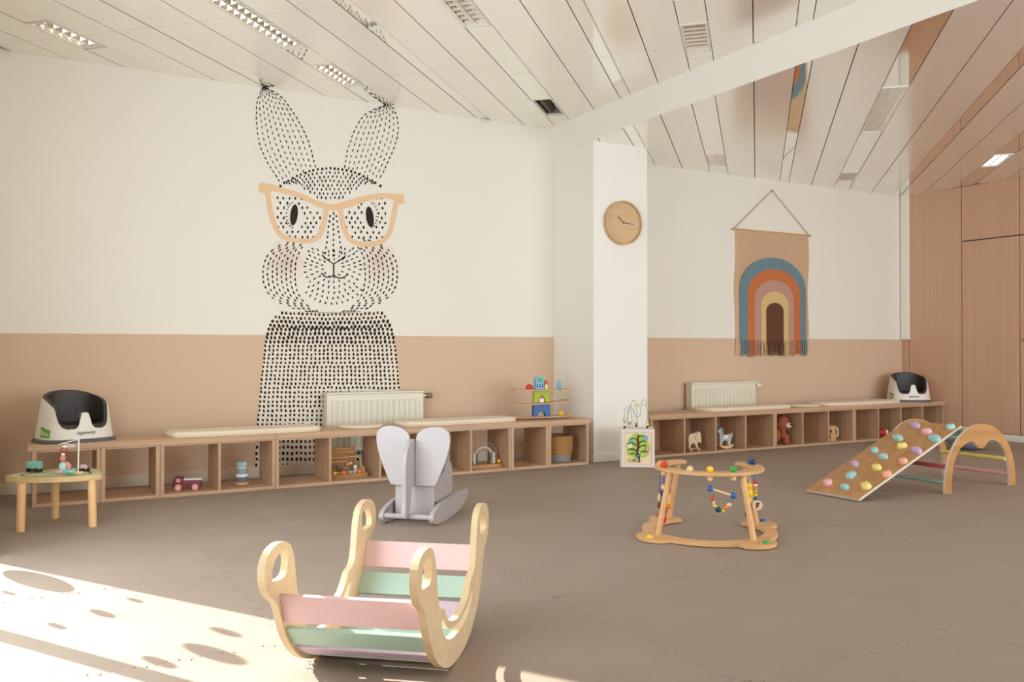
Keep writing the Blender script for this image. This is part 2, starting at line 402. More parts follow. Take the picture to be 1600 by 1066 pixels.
def fixture(n0, n1, sa, sb, z, lit=True, broken=False, label=''):
    c = NV * ((n0 + n1) / 2) + SV * ((sa + sb) / 2)
    L = sb - sa; Wd = n1 - n0
    t = thing('ceiling_light', label, 'ceiling light', (c.x, c.y, z), -pi / 4, 'louvred ceiling lights')   # local x along n, y along s
    fr = B(); f = .014
    for sx in (-1, 1): bx(fr, sx * Wd / 2 - (f if sx > 0 else 0), sx * Wd / 2 + (f if sx < 0 else 0), -L / 2, L / 2, -.004, .02)
    for sy in (-1, 1): bx(fr, -Wd / 2 + f, Wd / 2 - f, sy * L / 2 - (f if sy > 0 else 0), sy * L / 2 + (f if sy < 0 else 0), -.004, .02)
    obj('frame', fr, M_LFRAME, t)
    hs = B(); bx(hs, -Wd / 2, Wd / 2, -L / 2, L / 2, .1, .105)
    for sx in (-1, 1): bx(hs, sx * (Wd / 2 - .002) - .002, sx * (Wd / 2 - .002) + .002, -L / 2, L / 2, .02, .1)
    for sy in (-1, 1): bx(hs, -Wd / 2, Wd / 2, sy * (L / 2 - .002) - .002, sy * (L / 2 - .002) + .002, .02, .1)
    obj('housing', hs, M_LFRAME if not broken else mat('bare_metal_housing', (150, 140, 130), .5), t)
    if broken:
        d = B(); box(d, (-.03, .02, .05), (.03, L * .8, .06), Matrix.Rotation(.5, 3, 'Y')); obj('tube_holder', d, mat('old_metal', (120, 108, 100), .4, metal=.7), t)
        d = B(); cyl(d, (.03, -L * .4, .07), (.03, L * .4, .07), .013); obj('tube', d, M_LFRAME, t)
        d = B(); tube(d, spline([(.0, -.2, .09), (.05, -.1, .04), (.02, 0, .06), (.06, .12, .03), (.03, .22, .08)], 5), .004, 6); obj('loose_wire', d, M_DGREY, t)
        return
    for sx in (-.45, .45):
        d = B(); cyl(d, (sx * Wd * .5, -L / 2 + .02, .075), (sx * Wd * .5, L / 2 - .02, .075), .012, seg=10); obj('tube', d, M_TUBE, t)
    # parabolic side reflectors and a centre ridge
    d = B()
    for sx in (-1, 1): prism(d, [[(sx * (Wd / 2 - f), .004), (sx * (Wd / 2 - f - .022), .055), (sx * (Wd / 2 - f), .058)]], (0, -L / 2 + f, 0), (1, 0, 0), (0, 0, 1), (0, 1, 0), L - 2 * f)
    prism(d, [[(0, .002), (.016, .055), (-.016, .055)]], (0, -L / 2 + f, 0), (1, 0, 0), (0, 0, 1), (0, 1, 0), L - 2 * f)
    obj('reflector', d, M_MIRROR, t)
    nb = max(4, round((L - .03) / .078)); first = None
    for i in range(nb):
        yy = -L / 2 + f + (L - 2 * f) * (i + .5) / nb
        if first is None:
            d = B(); prism(d, [[(0, .003), (.013, .05), (-.013, .05)]], (-Wd / 2 + f, 0, 0), (0, 1, 0), (0, 0, 1), (1, 0, 0), Wd - 2 * f)
            first = obj('louvre_blade', d, M_MIRROR, t); first.location = (0, yy, 0)
        else: copy_part(first, t, (0, yy, 0))
LLAB = {(-4.62, 4.69): 'leftmost louvred ceiling light in the corner over the mural wall', (-3.25, 4.2): 'long louvred ceiling light left of the rabbit ears, cut by the top edge',
        (-3.25, 5.96): 'short louvred ceiling light directly above the rabbit ears', (-1.864, 4.5): 'louvred ceiling light at top centre, cut by the top edge',
        (-1.864, 7.30): 'open broken ceiling light beside the corner of the white bulkhead', (-.484, 4.9): 'sliver of louvred light at the top edge above the square light',
        (-.484, 5.87): 'square lit louvred ceiling light left of the bulkhead', (-.515, 8.88): 'small louvred light in the alcove ceiling above the clock pillar corner',
        (.89, 6.94): 'long louvred light in the middle of the alcove ceiling', (.89, 10.2): 'small far louvred light above the rainbow hanging', (2.27, 9.66): 'louvred light at the right edge in front of the wooden wall'}
def do_ceiling(reg, z, lamps, base, cuts, nlo, nhi):
    s0, s1 = -1, 13.5
    k0 = int((nlo - base) // 1.375) - 1
    for k in range(k0, k0 + 10):
        b = base + 1.375 * k
        if b > nhi or b + 1.375 < nlo: continue
        key = next((q for q in lamps if abs(q - b) < .06), None)
        ls = sorted(lamps[key]) if key is not None else []
        # lamp channel: mirror pieces between the fixtures
        cur = s0
        for a, e in ls + [(s1, s1)]:
            for sa, sb in strip_pieces(b, b + .185, cur, a, [c + .25 for c in cuts]):
                if sb - sa > .02: place(b, b + .185, sa, sb, reg, z, 'mirror_strip', M_STRIP, .002, .002)
            cur = e
        for a, e in ls: fixture(b, b + .185, a, e, z, broken=(abs(b + 1.864) < .05 and abs(a - 7.3) < .01), label=LLAB[(key, a)])
        for n0, n1 in ((.185, .47), (.47, .745), (.845, 1.105), (1.105, 1.375)):
            for sa, sb in strip_pieces(0, 0, s0, s1, cuts): place(b + n0, b + n1, sa, sb, reg, z, 'ceiling_panel', M_PANEL)
        for sa, sb in strip_pieces(0, 0, s0, s1, [c + .02 for c in cuts]): place(b + .745, b + .845, sa, sb, reg, z, 'mirror_strip', M_STRIP, .002, .003)
do_ceiling((XW, 4.5, YP, YN), ZL, LAMPS, -1.864, [3.57, 4.97, 6.34, 7.75], -5.3, 2.4)
do_ceiling((4.6, XE, YP, YN), ZR, LAMPSR, -.486, [5.49, 6.95, 8.41, 9.83, 11.27], -1.9, 6.1)

# wooden wall on the east side
wallE = struct('wall_east', bx(B(), XE + .02, XE + .2, YS, YN, -.05, 3.3), M_DARK)
ye = [YN, 7.15, 6.445, 5.755, 4.9, 4.05, 3.2, 2.35]
for i, (a, b) in enumerate(zip(ye, ye[1:])):
    g = .005
    if i < 2 or i > 4:
        bm = B(); bx(bm, XE, XE + .02, b + g, a - g, .0, ZR); obj('veneer_panel', bm, M_PINKOAK, wallE, bevel=.002)
    else:
        bm = B(); bx(bm, XE, XE + .02, b + g, a - g, .08, 2.305); d = obj('veneer_door', bm, M_PINKOAK, wallE, bevel=.002)
        bm = B(); bx(bm, XE, XE + .02, b + g, a - g, 2.317, ZR); obj('veneer_transom', bm, M_PINKOAK, wallE, bevel=.002)
        if i == 3:
            bm = B(); tube(bm, spline([(XE, 5.70, 1.143), (XE - .045, 5.70, 1.143), (XE - .05, 5.67, 1.143), (XE - .05, 5.58, 1.143)], 5), .009, 8)
            obj('door_handle', bm, mat('brushed_steel', (170, 160, 150), .3, metal=1), d, smooth=True)
bm = B(); bx(bm, XE, XE + .02, YS, 2.345, 0, ZR); obj('veneer_panel', bm, M_PINKOAK, wallE)
bm = B(); bx(bm, XE - .012, XE + .001, 2.4, 6.44, 0, .075); struct('baseboard_east', bm, M_WHITE, bevel=.002)
bm = B(); bx(bm, XE - .045, XE - .001, 7.14, 7.235, 1.157, ZR); struct('trim_2', bm, M_WHITE)

# ------------------------------------------------------------------ mural
def Wp(x, y, d=.002): return onY(x, y, YN - d)
mu = thing('rabbit_mural', 'black dotted rabbit wearing peach glasses painted on the left wall', 'mural', (2.35, YN, 0))
OFF = Vector((2.35, YN, 0))
def mobj(name, bm, m, **k):
    for v in bm.verts: v.co -= OFF
    return obj(name, bm, m, mu, **k)
bodyL = [(444, 486), (428, 496), (419, 512), (414, 535), (411, 565), (407, 600), (404, 640), (401.5, 665), (400, 700), (399, 738)]
bodyR = [(596, 486), (606, 500), (613, 515), (618, 540), (621, 565), (624, 600), (627, 640), (629, 665), (630, 700), (631, 738)]
def interp(pl, y):
    for (x0, y0), (x1, y1) in zip(pl, pl[1:]):
        if y0 <= y <= y1: return x0 + (x1 - x0) * (y - y0) / (y1 - y0)
    return pl[-1][0] if y > pl[-1][1] else pl[0][0]
bm = B(); flat(bm, [Wp(x, y, .0012) for x, y in bodyL + bodyR[::-1]]); mobj('body_fill', bm, M_FILL)
dots = B(); NDOT = [0]
def dot(x, y, a, b, ang):
    """ellipse, half axes a (along ang) and b, in picture pixels laid on the wall"""
    ca, sa = cos(ang), sin(ang); a *= random.uniform(.85, 1.12); b *= random.uniform(.85, 1.15); vv = []
    for k in range(8):
        t = 2 * pi * k / 8; u = a * cos(t); v = b * sin(t)
        vv.append(dots.verts.new(Wp(x + u * ca - v * sa, y + u * sa + v * ca, .0025)))
    dots.faces.new(vv); NDOT[0] += 1
jit = lambda s: random.uniform(-s, s)
# body rows
yy = 489.0; row = 0
while yy < 735:
    xl = interp(bodyL, yy); xr = interp(bodyR, yy)
    sp = 6.6 if yy < 640 else 6.9; n = max(6, int((xr - xl) / sp)); big = 1.25 if 500 < yy < 540 else 1.0
    if yy > 672: big = 1.15
    for i in range(n + 1):
        t = i / n; x = xl + 1.5 + (xr - xl - 3) * t
        lean = (t - .5) * .6
        dot(x + jit(.5), yy + jit(.7) + (3 * sin(pi * t) if yy < 510 else 0), 2.5 * big, 1.75 * big, pi / 2 + lean * .5 + jit(.15))
    yy += 6.5 if yy < 600 else (7.2 if yy < 670 else 9.4); row += 1
# ears
def ear(L, Rr, nl, nd):
    Ls = spline([Vector((p[0], p[1], 0)) for p in L], 6); Rs = spline([Vector((p[0], p[1], 0)) for p in Rr], 6)
    for j in range(nl):
        f = j / (nl - 1); pts = [a.lerp(b, f) for a, b in zip(Ls, Rs)]
        tot = sum((pts[i + 1] - pts[i]).length for i in range(len(pts) - 1)); step = 8.1 if j in (0, nl - 1) else 9.6
        d = (j % 2) * 4 + 2; acc = 0
        for i in range(len(pts) - 1):
            seg = (pts[i + 1] - pts[i]); l = seg.length
            while d <= acc + l:
                p = pts[i] + seg * ((d - acc) / l); dot(p.x + jit(.4), p.y, 2.9, .8 if 0 < j < nl - 1 else .95, atan2(seg.y, seg.x) + jit(.06)); d += step
            acc += l
ear([(411, 136), (402, 158), (401, 190), (405, 222), (416, 250), (436, 282)], [(414, 136), (440, 152), (462, 182), (478, 212), (487, 238), (493, 262)], 10, 22)
ear([(602, 164), (572, 178), (556, 200), (546, 226), (541, 246), (538, 266)], [(611, 164), (620, 182), (622, 206), (616, 230), (606, 254), (592, 282)], 10, 20)
# forehead dome
for r in range(8):
    n = 24 if r else 25
    for i in range(n):
        t = (i + .5 * (r % 2)) / (n - 1)
        if t > 1: continue
        x = 438 + (594 - 438) * t; yt = 291 - 28 * sin(pi * t) ** .85; yb = 292 + 24 * sin(pi * t)
        y = yt + (yb - yt) * r / 8
        if sin(pi * t) * 50 < r * 6.5 or (r > 5 and abs(t - .5) > .33): continue
        dot(x + jit(.8), y + jit(.6), 2.6 if r else 2.4, 1.9 if r == 0 else 1.15, pi / 2 - (t - .5) * -.9 + jit(.1))
# inside the lenses
for cx0, cx1, ex in ((434, 503, 459.5), (541, 606, 578)):
    for r in range(9):
        y = 310 + r * 7.6
        for i in range(8):
            x = cx0 + (i + .5 * (r % 2)) * 9.4
            if x > cx1: continue
            if ((x - ex) / 13) ** 2 + ((y - 337) / 22) ** 2 < 1: continue
            if y < 300 + abs(x - 519) * -.14 + 30 and abs(x - 519) < 45: continue
            if y > 362 and abs(x - (cx0 + cx1) / 2) > 24: continue
            dot(x + jit(1), y + jit(1), 2.5, 1.5, pi / 2 + jit(.3))
    sg = -1 if ex < 500 else 1
    for k in range(10):
        a = radians(-75 + 150 * k / 9); dot(ex + sg * (11 + 1) * cos(a), 336 + 20 * sin(a), 2.4, .75, a * sg if sg > 0 else pi - a)
# bridge of the nose
for r in range(9):
    y = 336 + r * 8.2; hw = 5 + r * 1.1
    for i in range(3): dot(521 + (i - 1) * hw + jit(.5), y + jit(.6) + (2 if i != 1 else -2), 2.3, 1.35, pi / 2 + (i - 1) * -.12)
# cheeks: columns that follow the outline of the face
for sg in (-1, 1):
    for j in range(8):
        k = .52 + .48 * j / 7
        n = 15
        for i in range(n):
            t = -.92 + 1.86 * (i + .5 * (j % 2)) / (n - 1)
            if t > .97: continue
            y = 428 + 62 * t; x = 516 + sg * 105 * k * (1 - abs(t) ** 2.6) ** .5 if abs(t) < 1 else 516
            if y < 376 - (j - 4) * 2 and j < 7: continue
            dy = .02; y2 = 428 + 62 * (t + dy); x2 = 516 + sg * 105 * k * max(0, 1 - abs(t + dy) ** 2.6) ** .5
            dot(x + jit(.5), y + jit(.5), 2.9, 1.15, atan2(y2 - y, x2 - x))
# muzzle: dashes radiating from the mouth
for r_i, R_ in enumerate((16, 24.5, 33, 41.5, 50, 58.5)):
    n = int(2 * pi * R_ / (7.4 + r_i * .3))
    for i in range(n):
        a = 2 * pi * (i + .5 * (r_i % 2)) / n
        x = 520 + R_ * cos(a) * (1.05 if r_i < 4 else .98); y = 417 + R_ * sin(a) * (.98 if sin(a) > 0 else .75)
        if y < 380 and abs(x - 521) < 12: continue
        if y < 388 or y > 486: continue
        if r_i > 3 and abs(cos(a)) > .78: continue
        dot(x + jit(.4), y + jit(.4), 2.5, 1.1, a + jit(.1))
# chin line
for i in range(20): dot(480 + i * 4.3, 487 + 2.2 * sin(pi * i / 19), 1.9, .55, jit(.1))
mobj('dot_pattern', dots, M_INK, kind='stuff')
def z5(x, y): return (380 + x / 4.633, 270 + y / 4.633)
def ribbon(bm, pts, w_, d, taper=False):
    P = spline([Vector((*p, 0)) for p in pts], 6); A = []; C2 = []
    for i, p in enumerate(P):
        t = (P[min(i + 1, len(P) - 1)] - P[max(i - 1, 0)]).normalized(); nn = Vector((-t.y, t.x, 0)); hw = w_[min(int(i / 6), len(w_) - 1)] / 2 if isinstance(w_, list) else w_ / 2
        a = p + nn * hw; b = p - nn * hw
        A.append(bm.verts.new(Wp(a.x, a.y, d))); C2.append(bm.verts.new(Wp(b.x, b.y, d)))
    for i in range(len(P) - 1): bm.faces.new((A[i], A[i + 1], C2[i + 1], C2[i]))
g = B()
ribbon(g, [z5(*p) for p in [(190, 108), (260, 122), (420, 168), (540, 222), (650, 250), (760, 225), (880, 188), (1000, 168), (1090, 172)]], [9, 7.5, 7.5, 9, 11, 11, 9, 7.5, 8], .0035)
ribbon(g, [z5(*p) for p in [(175, 110), (190, 230), (220, 360), (280, 455), (370, 487), (480, 492), (545, 460), (580, 380), (605, 255)]], 7.4, .0037)
ribbon(g, [z5(*p) for p in [(700, 258), (722, 360), (745, 440), (800, 500), (900, 517), (990, 502), (1055, 440), (1088, 330), (1112, 180)]], 7.4, .0037)
flat(g, [Wp(*z5(*p), .0039) for p in [(122, 70), (225, 88), (212, 130), (150, 155), (108, 132)]])
flat(g, [Wp(*z5(*p), .0039) for p in [(1050, 150), (1158, 152), (1168, 222), (1120, 230), (1075, 190)]])
mobj('glasses_frame', g, M_PEACH)
for cx, cy, tl in ((368, 305, .12), (917, 320, -.14)):
    e = B(); x0, y0 = z5(cx, cy); vv = []
    for k in range(20):
        t = 2 * pi * k / 20; u = 5.9 * cos(t); v = 16.6 * sin(t); vv.append(Wp(x0 + u * cos(tl) - v * sin(tl), y0 + u * sin(tl) + v * cos(tl), .004))
    flat(e, vv); mobj('eye', e, M_INK)
mo = B()
for pl, w_ in (([(570, 598), (612, 632), (655, 660)], 1.6), ([(745, 598), (700, 634), (655, 660)], 1.6), ([(655, 655), (656, 700), (655, 742)], 2.1), ([(565, 725), (590, 750), (625, 757), (655, 740)], 1.8), ([(655, 740), (685, 760), (720, 760), (757, 738)], 1.8)):
    ribbon(mo, [z5(*p) for p in pl], w_, .004)
mobj('mouth', mo, M_INK)
M_BLUSH = bpy.data.materials.new('mural_blush'); M_BLUSH.use_nodes = True
nt = M_BLUSH.node_tree; tcn = nt.nodes.new('ShaderNodeTexCoord'); gr = nt.nodes.new('ShaderNodeTexGradient'); gr.gradient_type = 'SPHERICAL'
mpn = nt.nodes.new('ShaderNodeMapping'); mpn.inputs['Scale'].default_value = (5.2, 5.2, 5.2); nt.links.new(tcn.outputs['Object'], mpn.inputs['Vector']); nt.links.new(mpn.outputs[0], gr.inputs['Vector'])
mu2 = nt.nodes.new('ShaderNodeMath'); mu2.operation = 'MULTIPLY'; mu2.inputs[1].default_value = .3; nt.links.new(gr.outputs['Fac'], mu2.inputs[0])
pb = nt.nodes['Principled BSDF']; pb.inputs['Base Color'].default_value = lin((232, 186, 176)); pb.inputs['Roughness'].default_value = .8; nt.links.new(mu2.outputs[0], pb.inputs['Alpha'])
for cx, cy in ((310, 640), (985, 640)):
    c0 = Wp(*z5(cx, cy), .0018); bm = B(); vv = [bm.verts.new(Vector((.2 * cos(2 * pi * k / 24), 0, .2 * sin(2 * pi * k / 24)))) for k in range(24)]; bm.faces.new(vv)
    o = obj('cheek_blush', bm, M_BLUSH, mu); o.location = c0 - OFF

# ------------------------------------------------------------------ benches
BZ, BT = .41, .038
def cubby(x0, x1, n, Y0, back, label, grp):
    t = thing('cubby_unit', label, 'shelf unit', ((x0 + x1) / 2, Y0, 0), 0, grp)
    Wd = x1 - x0; hx = Wd / 2 - .001; H = BZ - BT; e = .026
    for s in (-1, 1):
        bm = B(); bx(bm, s * hx - (e if s > 0 else 0), s * hx + (e if s < 0 else 0), .002, .39, 0, H); obj('side_panel', bm, M_OAKZ, t, bevel=.0015)
    bm = B(); bx(bm, -hx + e, hx - e, .002, .39, 0, .022); obj('bottom_panel', bm, M_OAK, t, bevel=.001)
    bm = B(); bx(bm, -hx + e, hx - e, .002, .39, H - .012, H); obj('rail_panel', bm, M_OAK, t)
    first = None
    for i in range(1, n):
        xx = -hx + e / 2 + (2 * hx - e) * i / n
        if first is None:
            bm = B(); bx(bm, -.009, .009, .002, .388, .022, H - .012); first = obj('divider', bm, M_OAKZ, t, bevel=.001); first.location = (xx, 0, 0)
        else: copy_part(first, t, (xx, 0, 0))
    if back:
        bm = B(); bx(bm, -hx + e, hx - e, .375, .388, .022, H - .012); obj('back_panel', bm, M_OAKZ, t)
YL, YR = 6.58, 6.66
for x0, x1, n, lb in ((.10, .512, 1, 'single cubby at the left end of the mural wall bench, behind the small round table'), (.512, .888, 1, 'empty single cubby second from the left end of the bench'),
                      (.888, 1.694, 2, 'two-cell cubby holding the maroon truck and grey stacking toy'), (1.694, 2.94, 3, 'three-cell cubby below the left radiator with the wooden bead toy'),
                      (2.94, 3.71, 2, 'two-cell cubby behind the grey elephant holding the rainbow abacus'), (3.71, 4.088, 1, 'empty cubby between the abacus and the basket'), (4.088, 4.515, 1, 'cubby at the right end of the bench holding the woven basket')):
    cubby(x0, x1, n, YL, False, lb, 'cubbies of the mural wall bench')
for x0, x1, n, lb in ((5.285, 6.92, 4, 'four-cell cubby beside the pillar with the carved elephant and rocking horse'), (6.92, 8.14, 3, 'three-cell cubby holding the teddy bear and wooden mug'), (8.14, 9.735, 4, 'four-cell cubby at the wooden wall, partly behind the climbing ramp')):
    cubby(x0, x1, n, YR, True, lb, 'cubbies of the alcove bench')
def worktop(x0, x1, Y0, lb):
    bm = B(); bx(bm, 0, x1 - x0, 0, .40, 0, BT); o = obj('bench_top', bm, M_OAK, bevel=.002); o.location = (x0, Y0 - .006, BZ - BT)
    tag(o, lb, 'bench top', 'oak bench tops')
worktop(.075, 1.693, YL, 'oak top board at the left end of the bench, under the booster seat')
worktop(1.695, 4.525, YL, 'oak top board of the bench below the mural, right of the long cushion')
worktop(5.27, 9.74, YR, 'oak top board of the alcove bench below the rainbow hanging')

# cushions
def pad(outline, th, loc, lb, cat='cushion', grp='bench cushions', rz=0):
    ol_ = smooth_loop(outline, 2); bm = B(); n = len(ol_); rings = []
    for f, z in ((.985, 0), (1.0, th * .3), (.998, th * .65), (.975, th * .92), (.9, th), (.5, th * 1.02)):
        cx = sum(p[0] for p in ol_) / n; cy = sum(p[1] for p in ol_) / n; rad = .03 / max(.01, 1)
        ring = []
        for p in ol_:
            dx, dy = p[0] - cx, p[1] - cy; l = sqrt(dx * dx + dy * dy); q = max(0, 1 - (1 - f) * (.22 / max(l, .05))) if f > .6 else f
            ring.append(bm.verts.new((cx + dx * q, cy + dy * q, z)))
        rings.append(ring)
    for a, b in zip(rings, rings[1:]):
        for k_ in range(n): bm.faces.new((a[k_], a[(k_ + 1) % n], b[(k_ + 1) % n], b[k_]))
    bm.faces.new(rings[0][::-1]); bm.faces.new(rings[-1])
    o = obj('seat_cushion', bm, M_CUSH, smooth=True, angle=70); o.location = loc; o.rotation_euler = (0, 0, rz); tag(o, lb, cat, grp)
    tl = B(); pts = [(p[0] * 1.002, p[1] * 1.004, th * .45) for p in ol_]; tube(tl, pts, .0035, 6, True); obj('piping', tl, M_CUSH, o, smooth=True)
def rrect(L, D, r=.06): return [(-L / 2 + r, -D / 2), (L / 2 - r, -D / 2), (L / 2, -D / 2 + r), (L / 2, D / 2 - r), (L / 2 - r, D / 2), (-L / 2 + r, D / 2), (-L / 2, D / 2 - r), (-L / 2, -D / 2 + r)]
pad(rrect(1.12, .33), .036, (1.52, 6.79, BZ), 'long cream cushion beside the booster seat on the mural wall bench')
pad([(.18 * cos(a * pi / 6), .15 * sin(a * pi / 6)) for a in range(12)], .022, (2.44, 6.80, BZ), 'round cream seat pad in front of the left radiator')
pad(rrect(1.1, .33, .09), .036, (3.30, 6.80, BZ), 'long cream cushion behind the grey elephant, beside the balancing toy')
pad(rrect(1.22, .34, .09), .034, (6.66, 6.86, BZ), 'long cream cushion in front of the alcove radiator')
pad([(.2 * cos(a * pi / 6), .15 * sin(a * pi / 6)) for a in range(12)], .02, (7.57, 6.86, BZ), 'round cream pad between the two alcove cushions')
pad(rrect(1.28, .34, .09), .034, (8.42, 6.86, BZ), 'long cream cushion below the rainbow hanging, next to the far booster seat')

# radiators
def radiator(x0, x1, z0, z1, lb, vside):
    L = x1 - x0; t = thing('radiator', lb, 'radiator', ((x0 + x1) / 2, 7.12, z0), 0, 'white panel radiators'); H = z1 - z0
    bm = B(); bx(bm, -L / 2, L / 2, .0, .10, 0, H); obj('body', bm, M_RAD, t, bevel=.008)
    bm = B(); bx(bm, -L / 2 - .006, L / 2 + .006, -.012, .105, H - .004, H + .012); obj('top_grille', bm, M_RAD, t, bevel=.004)
    n = int(L / .052); first = None
    for i in range(n):
        xx = -L / 2 + .06 + (L - .12) * i / (n - 1)
        if first is None:
            bm = B(); prism(bm, [[(-.02, 0), (-.013, -.012), (.013, -.012), (.02, 0)]], (0, 0, .035), (1, 0, 0), (0, 1, 0), (0, 0, 1), H - .09); first = obj('fin', bm, M_RAD, t, bevel=.003); first.location = (xx, 0, 0)
        else: copy_part(first, t, (xx, 0, 0))
    v = B(); cyl(v, (L / 2, .03, H - .035), (L / 2 + .035, .03, H - .035), .012); obj('valve', v, M_MIRROR, t, smooth=True)
    v = B(); m = Matrix.Rotation(pi / 2, 3, 'Y'); lathe(v, [(.018, 0), (.026, .012), (.026, .05), (.02, .06)], (L / 2 + .03, .03, H - .035), 14, m)
    obj('thermostat_knob', v, mat('bronze_knob', (140, 120, 96), .4, metal=.5) if vside else M_WPLAS, t, smooth=True)
    v = B(); cyl(v, (L / 2 + .012, .05, 0.02), (L / 2 + .012, .05, H - .035), .008); obj('pipe', v, M_RAD, t, smooth=True)
    for sx in (-1, 1):
        v = B(); bx(v, sx * L * .4 - .015, sx * L * .4 + .015,   .09, .123, .05, H - .05); obj('wall_bracket', v, M_RAD, t)
radiator(2.257, 3.13, .183, .665, 'cream panel radiator below the rabbit mural, with bronze valve knob', True)
radiator(6.19, 7.11, .19, .675, 'cream panel radiator in the alcove with white valve knob', False)

# ------------------------------------------------------------------ clock
c = onY(971, 349, 6.68)
ck = thing('wall_clock', 'round wooden wall clock with two thin hands on the white pillar', 'clock', (c.x, 6.68, c.z))
mR = Matrix.Rotation(pi / 2, 3, 'X')
CR = .205
bm = B(); lathe(bm, [(CR * .5, 0), (CR, 0), (CR, .05), (CR * .93, .055), (CR * .915, .03), (CR * .5, .03)], (0, 0, 0), 48, mR); obj('rim', bm, wood('clock_wood', (212, 176, 134), (200, 162, 118), 0, 10, 6, .5), ck, smooth=True)
bm = B(); lathe(bm, [(CR * .92, .026), (CR * .92, .032)], (0, 0, 0), 48, mR); obj('dial', bm, wood('clock_dial', (216, 182, 142), (208, 172, 130), 0, 10, 6, .5), ck)
for nm, a, L, w_ in (('hour_hand', radians(140), .085, .006), ('minute_hand', radians(-4), .118, .005)):
    bm = B(); box(bm, (L / 2 * cos(a), -.036, L / 2 * sin(a)), (L, .003, w_), Matrix.Rotation(-a, 3, 'Y')); obj(nm, bm, BLACK, ck)
bm = B(); cyl(bm, (0, -.031, 0), (0, -.042, 0), .006); obj('spindle', bm, BLACK, ck)

# ------------------------------------------------------------------ rainbow wall hanging
HY = YN - .02
def z7(x, y): return (1100 + x / 3.554, 280 + y / 3.554)
ho = onY(*z7(385, 640), HY)
wh = thing('wall_hanging', 'beige woven wall hanging with a rainbow arch and fringe', 'wall hanging', (ho.x, HY, ho.z))
sx7 = (onY(*z7(590, 640), HY).x - onY(*z7(180, 640), HY).x) / 410
zt = onY(*z7(385, 305), HY).z; zb = onY(*z7(385, 985), HY).z; sz7 = (zt - zb) / 680
def HP(x, y): return ((x - 385) * sx7, -(y - 305) * sz7 + (zt - ho.z))
WV = lambda n, c: mat(n, c, .95, spec=.1, var=.03, scale=60)
bm = B(); nx, ny = 14, 20; grid = []
for j in range(ny + 1):
    r_ = []
    for i in range(nx + 1):
        x, z = HP(182 + (586 - 182) * i / nx + 4 * sin(j * .5), 305 + (975 - 305) * j / ny); r_.append(bm.verts.new((x, .004 + .004 * sin(i * .8) * sin(j * .3), z)))
    grid.append(r_)
for j in range(ny):
    for i in range(nx): bm.faces.new((grid[j][i], grid[j][i + 1], grid[j + 1][i + 1], grid[j + 1][i]))
bmesh.ops.solidify(bm, geom=bm.faces[:], thickness=.004)
obj('cloth', bm, WV('hanging_beige', (240, 217, 184)), wh)
fr = B()
for i, (x0, x1, top, cn, cc, nm) in enumerate(((203, 568, 437, 'hanging_blue', (112, 138, 146), 'blue band'), (243, 535, 500, 'hanging_rust', (198, 118, 76), 'rust orange band'), (280, 497, 562, 'hanging_mauve', (190, 148, 132), 'dusty mauve band'),
                                               (315, 465, 625, 'hanging_straw', (214, 186, 128), 'straw yellow band'), (341, 437, 687, 'hanging_brown', (106, 72, 56), 'dark brown door shape'))):
    cx = (x0 + x1) / 2; rx = (x1 - x0) / 2; ry = rx * .98
    ol_ = [(x0, 900)] + [(cx - rx * cos(pi * k / 20), top + ry - ry * sin(pi * k / 20)) for k in range(21)] + [(x1, 900)]
    loops = [[HP(*p) for p in ol_]]
    bm = B(); prism(bm, loops, (0, -.004 - .0022 * (i + 1), 0), (1, 0, 0), (0, 0, 1), (0, 1, 0), .006); obj('arch_band', bm, WV(cn, cc), wh, label=nm)
    fb = B(); nxt = [243, 280, 315, 341, 0][i]; xs = []
    xr0 = x0
    while xr0 < x1:
        inside = i < 4 and nxt < xr0 < (535, 497, 465, 437)[i] - 2
        if not inside:
            a = HP(xr0 + 3, 895); b_ = HP(xr0 + 3 + random.uniform(-5, 5), 980 + random.uniform(-12, 8))
            tube(fb, [(a[0], -.012, a[1]), ((a[0] + b_[0]) / 2 + .003, -.016, (a[1] + b_[1]) / 2), (b_[0], -.012, b_[1])], .006, 5)
        xr0 += 6.5
    obj('fringe', fb, WV(cn, cc), wh, kind='stuff')
bm = B(); a = HP(164, 297); b_ = HP(598, 297); cyl(bm, (a[0], -.004, a[1]), (b_[0], -.004, b_[1]), .011); obj('rod', bm, M_BEECH, wh, smooth=True)
bm = B(); ap = HP(380, 62); tube(bm, [(a[0] + .02, -.006, a[1]), (ap[0], 0, ap[1]), (b_[0] - .02, -.006, b_[1])], .0035, 6); obj('cord', bm, mat('hemp_cord', (140, 108, 76), .9), wh)
bm = B(); cyl(bm, (ap[0], .018, ap[1] - .004), (ap[0], -.012, ap[1] - .004), .005); obj('nail', bm, M_DGREY, wh)

